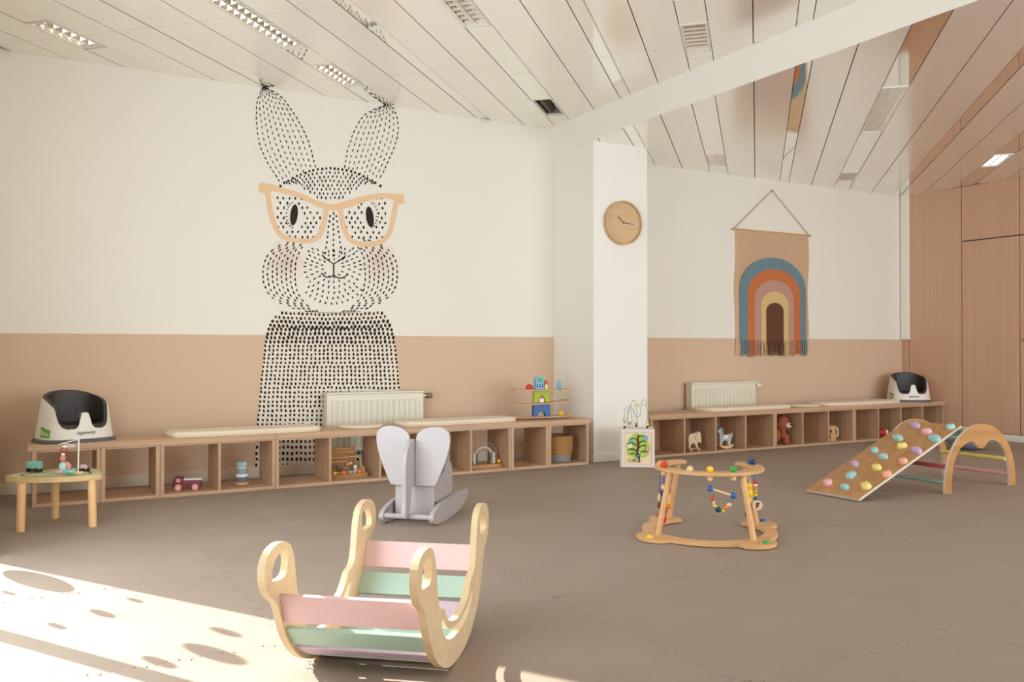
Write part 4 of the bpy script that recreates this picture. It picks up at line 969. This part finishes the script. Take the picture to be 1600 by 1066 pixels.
# ------------------------------------------------------------------ booster seats
def booster(loc, rz, lb, k=1.0):
    t = thing('booster_seat', lb, 'booster seat', loc, rz, 'baby booster seats')
    Wb, Db = .235 * k, .2 * k
    def sq(a, w_, d_, p=3.2):
        c_, s_ = sin(a), -cos(a)   # a = 0 faces the front (-y)
        r = (abs(c_) ** p + abs(s_) ** p) ** (-1 / p); return w_ * c_ * r, d_ * s_ * r
    keys = [(0, .2), (.1, .2), (.135, .185), (.165, .14), (.21, .108), (.3, .094), (.5, .093), (.64, .106), (.74, .135), (.82, .175), (.87, .205), (.9, .228), (1.0, .245), (1.35, .275), (1.9, .297), (2.5, .31), (pi, .315)]
    def rim(a):
        a = abs((a + pi) % (2 * pi) - pi)
        for (x0, y0), (x1, y1) in zip(keys, keys[1:]):
            if x0 <= a <= x1: f = (a - x0) / (x1 - x0); return y0 + (y1 - y0) * f
    n = 128
    def ringp(w0, d0, zf):
        out = []
        for i in range(n):
            a = 2 * pi * i / n - pi; z = zf(a); f = z / .315; x, y = sq(a, w0 * (1 - .2 * f), d0 * (1 - .16 * f)); out.append((x * k / k, y, z))
        return out
    def loft(rs):
        bm = B(); R_ = [[bm.verts.new(p) for p in r] for r in rs]
        for a, b in zip(R_, R_[1:]):
            for i in range(n): bm.faces.new((a[i], a[(i + 1) % n], b[(i + 1) % n], b[i]))
        return bm, R_
    bm, _ = loft([ringp(Wb, Db, lambda a: .022)] + [ringp(Wb, Db, (lambda f: lambda a: .022 + (rim(a) - .022) * f)(f)) for f in (.2, .5, .8, 1)] + [ringp(Wb * .95, Db * .95, lambda a: rim(a) * .995)] + [ringp(Wb * .94, Db * .94, lambda a: .05)])
    obj('shell', bm, M_WPLAS, t, smooth=True, angle=60)
    low = lambda a: max(.09, min(rim(a), .20))
    bm, R_ = loft([ringp(Wb * .965, Db * .965, lambda a: rim(a) + .002), ringp(Wb * .965, Db * .965, lambda a: rim(a) + .007), ringp(Wb * .86, Db * .86, lambda a: rim(a) + .007), ringp(Wb * .80, Db * .80, lambda a: .12), ringp(Wb * .6, Db * .6, lambda a: .1), ringp(Wb * .1, Db * .1, lambda a: .1)])
    bm.faces.new(R_[-1]); obj('seat_insert', bm, M_DGREY, t, smooth=True, angle=60)
    # raised dark back pad
    bm = B(); A = []
    for i in range(41):
        a = pi - 1.5 + 3.0 * i / 40; h = .345 - .085 * abs((i - 20) / 20) ** 2.2; x, y = sq(a, Wb * .83, Db * .88, 2.4)
        x2, y2 = sq(a, Wb * .74, Db * .78, 2.4); x3, y3 = sq(a, Wb * .8, Db * .84, 2.4)
        A.append([bm.verts.new(p) for p in ((x3, y3, .2), (x, y, h - .01), (x * .98, y * .98, h), (x2, y2, h - .008), (x2 * .97, y2 * .97, .13))])
    for a, b in zip(A, A[1:]):
        for j in range(4): bm.faces.new((a[j], a[j + 1], b[j + 1], b[j]))
        bm.faces.new((a[4], a[0], b[0], b[4]))
    bm.faces.new(A[0]); bm.faces.new(A[-1][::-1]); obj('back_pad', bm, M_DGREY, t, smooth=True, angle=60)
    # centre post between the leg openings
    bm = B(); prism(bm, [smooth_loop([(-.036, .03), (.036, .03), (.028, .12), (.025, .19), (.014, .206), (-.014, .206), (-.025, .19), (-.028, .12)], 2)], (0, -Db * .955, 0), (1, 0, 0), (0, .1, 1), (0, 1, 0), .025); obj('centre_post', bm, M_WPLAS, t, bevel=.004)
    bm, R_ = loft([ringp(Wb * 1.06, Db * 1.06, lambda a: 0), ringp(Wb * 1.07, Db * 1.07, lambda a: .012), ringp(Wb * 1.01, Db * 1.01, lambda a: .026)])
    bm.faces.new(R_[0]); bm.faces.new(R_[-1]); obj('base', bm, M_BASEG, t, smooth=True, angle=50)
    # green information sticker wrapped on the left flank
    sg = B(); A = []
    for i in range(9):
        a = -1.5 + .55 * i / 8; r_ = []
        for z in (.04, .115 - .025 * i / 8):
            f = z / .315; x, y = sq(a, Wb * (1 - .2 * f) + .0015, Db * (1 - .16 * f) + .0015); r_.append(sg.verts.new((x, y, z)))
        A.append(r_)
    for a, b in zip(A, A[1:]): sg.faces.new((a[0], a[1], b[1], b[0]))
    st = obj('sticker', sg, mat('sticker_green', (92, 170, 60), .5), t, smooth=True)
    for j in range(3):
        sg = B(); A = []
        for i in range(3):
            a = -1.46 + .165 * j + .13 * i / 2; r_ = []
            for z in (.054, .09 - .01 * j):
                f = z / .315; x, y = sq(a, Wb * (1 - .2 * f) + .0025, Db * (1 - .16 * f) + .0025); r_.append(sg.verts.new((x, y, z)))
            A.append(r_)
        for a, b in zip(A, A[1:]): sg.faces.new((a[0], a[1], b[1], b[0]))
        obj('pictogram', sg, mat('sticker_cream', (206, 214, 160), .5), st, smooth=True)
    cu = bpy.data.curves.new('lettering', 'FONT'); cu.body = 'ingenuity'; cu.size = .034; cu.align_x = 'CENTER'; cu.extrude = .0005; cu.shear = .25
    tmp = bpy.data.objects.new('lettering_source', cu); COL.objects.link(tmp); bpy.context.view_layer.update()
    me = bpy.data.meshes.new_from_object(tmp.evaluated_get(bpy.context.evaluated_depsgraph_get())); bpy.data.objects.remove(tmp)
    me.materials.clear(); me.materials.append(M_BASEG)
    lo = bpy.data.objects.new('logo_lettering', me); COL.objects.link(lo); lo.parent = t
    lo.location = (0.0, -Db * (1 - .16 * .2) - .006, .058); lo.rotation_euler = (pi / 2 - .12, 0, 0)
    return t
booster((.36, 6.80, BZ), .32, 'black and white booster seat with green sticker at the left end of the bench')
booster((9.36, 6.88, BZ), -.62, 'black and white booster seat against the wooden wall on the alcove bench')

# ------------------------------------------------------------------ balancing toy on the bench
bt = thing('balance_toy', 'wooden balancing toy of three boards with blue, green and castle blocks', 'toy', (4.14, 6.80, BZ), -.1)
M_TB = wood('toy_board', (206, 166, 122), (188, 146, 102), 0, 14, 8, .5)
def rock(zc, th, tilt, sag):
    bm = B(); n = 16; up = []; dn = []
    for i in range(n + 1):
        x = -.285 + .57 * i / n; z = sag * (1 - (x / .285) ** 2); up.append((x, zc - z)); dn.append((x, zc - z - th))
    prism(bm, [up + dn[::-1]], (0, -.05, 0), (cos(tilt), 0, sin(tilt)), (-sin(tilt), 0, cos(tilt)), (0, 1, 0), .1); return bm
obj('base_board', rock(.035, .012, -.01, .012), M_TB, bt, bevel=.002)
obj('middle_board', rock(.158, .014, .04, .012), M_TB, bt, bevel=.002); obj('top_board', rock(.272, .014, -.03, .006), M_TB, bt, bevel=.002)
def xz(pl, holes=(), y=-.02, th=.04): 
    bm = B(); prism(bm, [pl] + list(holes), (0, y, 0), (1, 0, 0), (0, 0, 1), (0, 1, 0), th); return bm
hb = [(.04 * cos(pi * k / 12), .024 + .042 * sin(pi * k / 12)) for k in range(13)]
obj('blue_arch_block', xz([(-.082, .024), (-.041, .024)] + hb[::-1][0:] + [(.041, .024), (.09, .024), (.083, .132), (-.08, .132)]), BLUE, bt, bevel=.002)
hg = [(.036, .152), (.03, .185), (0, .222), (-.03, .185), (-.036, .152)]
obj('green_block', xz([(-.078, .152), (-.036, .152)] + hg[::-1][1:-1] + [(.036, .152), (.084, .152), (.074, .262), (-.072, .262)]), LIME, bt, bevel=.002)
bm = B(); prism(bm, [[(-.024, .152), (.024, .152), (.02, .185), (0, .212), (-.02, .185)]], (0, -.018, 0), (1, 0, 0), (0, 0, 1), (0, 1, 0), .03); g_ = obj('ghost_block', bm, TWHITE, bt)
bm = B(); bx(bm, -.01, .01, -.021, -.017, .182, .202); obj('nose_square', bm, RED, g_)
cs = xz([(-.062, .27), (.025, .27), (.025, .345)] + [(-.018 + .043 * cos(pi * k / 12), .345 + .045 * sin(pi * k / 12)) for k in range(13)][1:-1] + [(-.062, .345)])
cs = obj('castle_block', cs, SKY, bt, bevel=.002)
bm = B(); cyl(bm, (-.018, -.023, .35), (-.018, -.019, .35), .036, seg=20); obj('castle_roof', bm, TEAL, cs)
bm = B(); cyl(bm, (-.018, -.025, .352), (-.018, -.022, .352), .018, seg=14); obj('castle_window', bm, GREEN, cs)
for i in range(3):
    x_ = -.045 + .026 * i; bm = B(); prism(bm, [[(x_ - .008, .285), (x_ + .008, .285), (x_ + .005, .315), (x_, .32), (x_ - .005, .315)]], (0, -.022, 0), (1, 0, 0), (0, 0, 1), (0, 1, 0), .003); obj('castle_gate', bm, BLUE, cs)
for x_, z_ in ((-.045, .388), (-.018, .396)):
    bm = B(); cyl(bm, (x_, 0, z_ - .02), (x_, 0, z_), .007, .005); obj('pinnacle', bm, H_YEL, cs)
bm = B(); sph(bm, (-.115, 0, .285), .032, 16, 10, (1.1, .8, 1)); obj('red_dome', bm, RED, bt, smooth=True)
bm = B(); bx(bm, .036, .062, -.012, .012, .268, .31); h_ = obj('house_block', bm, H_YEL, bt)
bm = B(); prism(bm, [[(.028, .31), (.07, .31), (.052, .35)]], (0, -.013, 0), (1, 0, 0), (0, 0, 1), (0, 1, 0), .026); obj('house_roof', bm, RED, h_)
bm = B(); sph(bm, (.185, 0, .3), .026, 14, 10, (.9, .6, 1.5)); obj('blue_egg', bm, SKY, bt, smooth=True)
bm = B(); sph(bm, (.2, -.01, .045), .024, 14, 10, (1.1, .8, 1)); obj('yellow_dome', bm, YEL, bt, smooth=True)

# ------------------------------------------------------------------ toys inside the left cubbies
CZ = .022
t = toy('toy_truck', 'maroon wooden toy fire truck inside an open cubby', 'toy vehicle', (1.09, 6.73, CZ), -.25)
bm = B(); prism(bm, [[(-.095, .02), (.1, .02), (.1, .05), (-.02, .05), (-.025, .095), (-.075, .095), (-.095, .06)]], (0, -.035, 0), (1, 0, 0), (0, 0, 1), (0, 1, 0), .07); obj('body', bm, MAROON, t, bevel=.004)
for y_ in (-.025, .025):
    bm = B(); bx(bm, -.02, .105, y_ - .004, y_ + .004, .072, .08); obj('ladder_rail', bm, TWHITE, t)
for i in range(5):
    bm = B(); bx(bm, -.01 + .024 * i, -.004 + .024 * i, -.021, .021, .073, .079); obj('ladder_rung', bm, TWHITE, t)
bm = B(); bx(bm, -.02, .1, -.03, .03, .05, .07); obj('deck', bm, mat('truck_plum', (128, 60, 74), .5), t)
bm = B(); bx(bm, -.07, -.04, -.0365, -.034, .06, .085); obj('window', bm, ROSE, t)
wheels(t, (-.055, .06), .038, .023, ROSE, NAT)
t = toy('stacking_toy', 'blue grey stacking ring toy with a crown top in a cubby', 'toy', (1.485, 6.74, CZ), 0)
z = 0
for nm, r, h, m_ in (('rocker_base', .052, .03, mat('stack_wood', (206, 150, 112), .5)), ('ring', .052, .03, mat('stack_slate', (98, 112, 124), .5)), ('ring', .045, .028, TWHITE), ('ring', .04, .03, mat('stack_blue', (134, 166, 176), .5)), ('ring', .036, .024, mat('stack_pale', (196, 204, 200), .5))):
    bm = B(); lathe(bm, [(r * .8, z), (r, z + h * .25), (r, z + h * .75), (r * .85, z + h)], (0, 0, 0), 24); obj(nm, bm, m_, t, smooth=True); z += h
bm = B(); pl = [((.04 if k % 2 else .028) * cos(2 * pi * k / 10), (.04 if k % 2 else .028) * sin(2 * pi * k / 10)) for k in range(10)]
prism(bm, [smooth_loop(pl, 1)], (0, 0, z), (1, 0, 0), (0, 1, 0), (0, 0, 1), .035); obj('star_top', bm, mat('stack_aqua', (160, 200, 196), .5), t, bevel=.004)
# wooden loop / bead toy
t = toy('bead_loop_toy', 'wooden bead loop toy with golden rails in the cubby under the radiator', 'toy', (2.32, 6.76, CZ), 0)
M_GB = wood('loop_brown', (176, 124, 70), (150, 100, 54), 0, 8, 6, .5)
bm = B(); bx(bm, -.17, .14, -.06, .1, 0, .035); obj('base_block', bm, M_GB, t, bevel=.003)
bm = B(); bx(bm, -.165, .07, .04, .055, .035, .235); obj('back_board', bm, M_GB, t, bevel=.003)
for z_, x0, x1 in ((.12, -.13, .0), (.155, -.15, .075), (.195, -.1, .06), (.225, -.12, .03)):
    bm = B(); cyl(bm, (x0, .03, z_), (x1, .03, z_), .005, seg=8); obj('rail', bm, mat('loop_gold', (226, 178, 92), .4), t, smooth=True)
bm = B(); tube(bm, spline([(.04, .0, .035), (.1, .0, .06), (.1, .0, .13), (.08, .02, .155), (.0, .03, .155)], 5), .005, 8); obj('loop', bm, mat('loop_gold', (226, 178, 92), .4), t, smooth=True)
for x_, y_, z_, r, m_ in ((-.1, -.01, .09, .013, mat('loop_slate', (90, 100, 104), .5)), (-.06, -.01, .065, .016, mat('loop_slate', (90, 100, 104), .5)), (0, .02, .1, .01, TWHITE), (.025, .02, .105, .013, NAT), (.055, .0, .075, .017, TWHITE), (.06, 0, .05, .012, TWHITE), (.115, -.02, .07, .012, mat('loop_lilac', (190, 160, 170), .5)), (.115, -.02, .048, .014, TWHITE)):
    bm = B(); sph(bm, (x_, y_, z_), r, 12, 8); obj('bead', bm, m_, t, smooth=True)
for x_, m_ in ((-.13, YEL), (-.06, ORANGE), (.0, mat('loop_greyblue', (140, 154, 166), .5)), (.03, mat('loop_greyblue', (140, 154, 166), .5)), (.07, ORANGE), (.1, mat('loop_terracotta', (208, 110, 66), .5))):
    bm = B(); cyl(bm, (x_ - .012, -.05, .045), (x_ + .012, -.05, .045), .014, seg=12); obj('roller', bm, m_, t, smooth=True)
bm = B(); cyl(bm, (-.15, -.05, .045), (.12, -.05, .045), .004, seg=8); obj('axle', bm, mat('loop_gold', (226, 178, 92), .4), t)
t = toy('rabbit_stacker', 'pink wooden rabbit rocking stacker in the cubby left of the elephant', 'toy', (2.70, 6.74, CZ), 0)
bm = B(); prism(bm, [[(.09 * cos(pi + pi * k / 16), .065 + .065 * sin(pi + pi * k / 16)) for k in range(17)]], (0, -.03, 0), (1, 0, 0), (0, 0, 1), (0, 1, 0), .06); obj('rocker_base', bm, NAT, t, bevel=.004)
bm = B(); sph(bm, (0, 0, .075), .06, 18, 12, (1.2, .7, .75)); obj('body', bm, ROSE, t, smooth=True)
bm = B(); cyl(bm, (.012, -.048, .065), (.012, -.036, .065), .034, seg=18); b_ = obj('badge', bm, MAROON, t)
bm = B(); cyl(bm, (.012, -.051, .062), (.012, -.047, .062), .017, seg=14); obj('badge_face', bm, TWHITE, b_)
bm = B(); sph(bm, (.0, 0, .135), .032, 14, 10, (1, .9, 1)); obj('head', bm, ROSE, t, smooth=True)
for s in (-1, 1):
    bm = B(); sph(bm, (s * .016, 0, .185), .016, 10, 8, (.8, .6, 1.9)); obj('ear', bm, ROSE, t, smooth=True)
# rainbow abacus
t = toy('rainbow_abacus', 'wooden rainbow arch abacus strung with white and blue beads in a cubby', 'toy', (3.52, 6.72, CZ), 0)
bm = B(); bx(bm, -.15, .15, -.045, .045, 0, .03); obj('base_block', bm, wood('abacus_base', (196, 140, 88), (180, 124, 74), 0, 10, 6, .5), t, bevel=.003)
for r_, m_, wm in ((.068, mat('abacus_slate', (120, 136, 146), .5), WIRE2), (.098, TWHITE, WIRE2), (.125, mat('abacus_rust', (158, 92, 66), .5), WIRE2)):
    bm = B(); tube(bm, [(r_ * cos(pi * k / 20), 0, .09 + r_ * sin(pi * k / 20)) for k in range(21)], .0025, 6); aw_ = obj('wire_arch', bm, wm, t, smooth=True)
    for s in (-1, 1):
        bm = B(); cyl(bm, (s * r_, 0, .03), (s * r_, 0, .09), .0025, seg=6); obj('wire_leg', bm, wm, t)
    nb = 5 if r_ < .12 else 4; f = None
    for s in (-1, 1):
        for i in range(nb):
            if f is None:
                bm = B(); sph(bm, (0, 0, 0), .0105, 10, 7); f = obj('bead', bm, m_, t, smooth=True); f.location = (s * r_, 0, .04 + .019 * i)
            else: copy_part(f, t, (s * r_, 0, .04 + .019 * i))
bm = B(); tube(bm, [(.083 * cos(pi * k / 20), .012, .09 + .083 * sin(pi * k / 20)) for k in range(21)], .009, 8); obj('pale_arch', bm, mat('abacus_pale', (222, 206, 190), .5), t, smooth=True)
for s in (-1, 1):
    bm = B(); cyl(bm, (s * .083, .012, .03), (s * .083, .012, .09), .009, seg=8); obj('pale_leg', bm, MATS['abacus_pale'], t)
bm = B(); sph(bm, (.135, -.02, .05), .018, 12, 8); obj('yellow_peg', bm, YEL, t, smooth=True)
# basket
def basket_mat(n, c, c2):
    m = bpy.data.materials.new(n); m.use_nodes = True; nt = m.node_tree; b = nt.nodes['Principled BSDF']; L = nt.links.new
    tc = nt.nodes.new('ShaderNodeTexCoord'); wv = nt.nodes.new('ShaderNodeTexWave'); wv.bands_direction = 'Z'; wv.inputs['Scale'].default_value = 28; wv.inputs['Distortion'].default_value = 3; wv.inputs['Detail'].default_value = 3
    L(tc.outputs['Object'], wv.inputs['Vector']); r = nt.nodes.new('ShaderNodeValToRGB'); r.color_ramp.elements[0].color = lin(c2); r.color_ramp.elements[1].color = lin(c)
    L(wv.outputs['Fac'], r.inputs['Fac']); L(r.outputs['Color'], b.inputs['Base Color']); b.inputs['Roughness'].default_value = .8
    bp = nt.nodes.new('ShaderNodeBump'); bp.inputs['Strength'].default_value = .8; bp.inputs['Distance'].default_value = .006; L(wv.outputs['Fac'], bp.inputs['Height']); L(bp.outputs['Normal'], b.inputs['Normal'])
    return m
t = toy('woven_basket', 'round woven straw basket with a grey base band in the end cubby', 'basket', (4.285, 6.74, CZ), 0)
bm = B(); lathe(bm, [(.122, .07), (.13, .11), (.136, .16), (.134, .235), (.126, .235), (.12, .1), (.1, .075)], (0, 0, 0), 36); obj('straw_wall', bm, basket_mat('straw', (206, 160, 98), (158, 112, 62)), t, smooth=True)
bm = B(); lathe(bm, [(.1, 0), (.112, .01), (.122, .07), (.1, .072)], (0, 0, 0), 36); obj('grey_band', bm, basket_mat('grey_weave', (176, 168, 166), (140, 132, 132)), t, smooth=True)
bm = B(); tube(bm, [(.131 * cos(2 * pi * k / 36), .131 * sin(2 * pi * k / 36), .237) for k in range(36)], .007, 8, True); obj('rim', bm, basket_mat('rim_weave', (168, 124, 76), (120, 84, 50)), t, smooth=True)

# ------------------------------------------------------------------ toys inside the alcove cubbies
def soft(name, parts, m_, t, vox=.006):
    bm = B()
    for c_, r, sc_ in parts: sph(bm, c_, r, 16, 12, sc_)
    o = obj(name, bm, m_, t); md = o.modifiers.new('join', 'REMESH'); md.mode = 'VOXEL'; md.voxel_size = vox; md.use_smooth_shade = True
    ms = o.modifiers.new('soft', 'SMOOTH'); ms.iterations = 4; return o
t = toy('carved_elephant', 'pale carved wooden elephant toy in the second alcove cubby', 'toy', (5.91, 6.78, CZ), 0)
bm = B(); prism(bm, [smooth_loop([(-.075, .05), (-.05, .05), (-.045, .075), (.0, .08), (.005, .05), (.035, .05), (.04, .09), (.06, .085), (.07, .07), (.085, .08), (.085, .13), (.075, .185), (.05, .195), (.03, .18), (-.02, .175), (-.065, .17), (-.085, .13)], 2)], (0, -.025, 0), (1, 0, 0), (0, 0, 1), (0, 1, 0), .05); obj('body', bm, mat('maple', (222, 204, 168), .5, var=.04, scale=20), t, bevel=.005)
bm = B(); prism(bm, [smooth_loop([(.02, .1), (.055, .12), (.05, .17), (.015, .175), (0, .14)], 2)], (0, -.034, 0), (1, 0, 0), (0, 0, 1), (0, 1, 0), .009); obj('ear', bm, mat('maple', (222, 204, 168)), t, bevel=.002)
bm = B(); bx(bm, -.085, .06, -.035, .035, .018, .03); obj('platform', bm, mat('maple_brown', (186, 150, 110), .5), t, bevel=.003)
for x_ in (-.06, .035):
    bm = B(); bx(bm, x_ - .012, x_ + .012, -.02, .02, .03, .056); obj('leg', bm, mat('maple', (222, 204, 168)), t)
wheels(t, (-.06, .04), .036, .018, mat('maple_brown', (186, 150, 110)))
t = toy('rocking_horse_toy', 'small grey and white wooden rocking horse in the third alcove cubby', 'toy', (6.33, 6.78, CZ), 0)
bm = B(); prism(bm, [smooth_loop([(-.1, .035), (-.06, .008), (0, 0), (.06, .008), (.1, .035), (.095, .045), (.05, .028), (-.05, .028), (-.095, .045)], 2)], (0, -.035, 0), (1, 0, 0), (0, 0, 1), (0, 1, 0), .07); obj('rocker', bm, NAT, t, bevel=.002)
GH = mat('horse_grey', (190, 192, 188), .5)
bm = B(); prism(bm, [smooth_loop([(-.08, .028), (-.055, .028), (-.045, .07), (-.02, .085), (.02, .085), (.035, .028), (.065, .028), (.07, .09), (.1, .14), (.085, .165), (.06, .135), (.04, .15), (.0, .13), (-.03, .14), (-.05, .2), (-.08, .21), (-.115, .185), (-.11, .17), (-.085, .165), (-.075, .1)], 2)], (0, -.018, 0), (1, 0, 0), (0, 0, 1), (0, 1, 0), .036); obj('body', bm, GH, t, bevel=.004)
bm = B(); prism(bm, [smooth_loop([(-.03, .13), (-.045, .2), (-.065, .225), (-.08, .212), (-.06, .18), (-.045, .13)], 2)], (0, -.022, 0), (1, 0, 0), (0, 0, 1), (0, 1, 0), .044); obj('mane', bm, mat('horse_blue', (146, 168, 176), .5), t)
bm = B(); bx(bm, -.035, .03, -.024, .024, .1, .14); obj('saddle', bm, TWHITE, t, bevel=.006)
t = toy('teddy_bear', 'brown plush teddy bear slumped in an alcove cubby', 'plush toy', (7.13, 6.83, CZ), -.25)
FUR = mat('bear_fur', (168, 100, 66), .95, spec=.1, var=.1, scale=60, bump=.8, bscale=160)
soft('body', [((-.04, .03, .085), .095, (1, .85, .9)), ((.045, -.005, .22), .085, (1, .95, 1)), ((.0, .04, .29), .032, (1, .7, 1)), ((.1, .04, .285), .032, (1, .7, 1)), ((.05, -.07, .03), .036, (1, 1.6, .85)), ((-.1, -.06, .032), .036, (1, 1.6, .85)), ((.045, -.03, .11), .036, (.8, .9, 1.7)), ((-.125, .0, .12), .036, (.8, .9, 1.6)), ((.075, -.05, .07), .03, (1, 1, 1.2))], FUR, t)
bm = B(); sph(bm, (.085, -.075, .2), .036, 16, 10, (1, .8, .85)); mz = obj('muzzle', bm, mat('bear_cream', (226, 196, 168), .95, spec=.1, bump=.5, bscale=120), t, smooth=True)
bm = B(); sph(bm, (.098, -.1, .21), .011, 10, 8, (1.2, .8, .8)); obj('nose', bm, BLACK, mz, smooth=True)
for x_ in (.04, .095):
    bm = B(); sph(bm, (x_, -.075, .245), .007, 8, 6); obj('eye', bm, BLACK, t, smooth=True)
bm = B(); sph(bm, (-.1, -.085, .12), .022, 12, 8, (1, .7, .8)); obj('paw_pad', bm, MATS['bear_cream'], t, smooth=True)
t = toy('wooden_mug_toy', 'pale wooden lacing mug with a rope handle in an alcove cubby', 'toy', (7.90, 6.78, CZ), 0)
bm = B(); lathe(bm, [(.062, 0), (.065, .006), (.065, .165), (.06, .17), (.054, .168), (.054, .15)], (-.02, 0, 0), 28); obj('cup', bm, wood('mug_wood', (222, 178, 118), (206, 158, 98), 2, 10, 6, .5), t, smooth=True)
bm = B(); tube(bm, spline([(.04, -.005, .145), (.085, -.005, .14), (.105, -.005, .1), (.095, -.005, .05), (.04, -.005, .035)], 6), .008, 8); obj('rope_handle', bm, TWHITE, t, smooth=True)
for x_, z_ in ((-.062, .11), (-.072, .05)):
    bm = B(); y_ = -sqrt(max(0, .066 ** 2 - (x_ + .02) ** 2)); prism(bm, [[(x_ - .014, z_), (x_, z_ - .02), (x_ + .014, z_), (x_, z_ + .02)]], (0, y_ - .006, 0), (1, 0, 0), (0, 0, 1), (0, 1, 0), .006); obj('diamond_inlay', bm, MAROON, t)
t = toy('red_toy_bug', 'small red and white toy in the cubby behind the ramp', 'toy', (8.72, 6.76, CZ), 0)
bm = B(); sph(bm, (0, 0, .05), .05, 16, 10, (1.3, .9, 1)); obj('body', bm, mat('bug_red', (186, 44, 48), .45), t, smooth=True)
bm = B(); sph(bm, (.055, -.02, .055), .03, 12, 8); h_ = obj('face', bm, TWHITE, t, smooth=True)
bm = B(); sph(bm, (.062, -.047, .058), .009, 8, 6); obj('eye', bm, BLACK, h_, smooth=True)
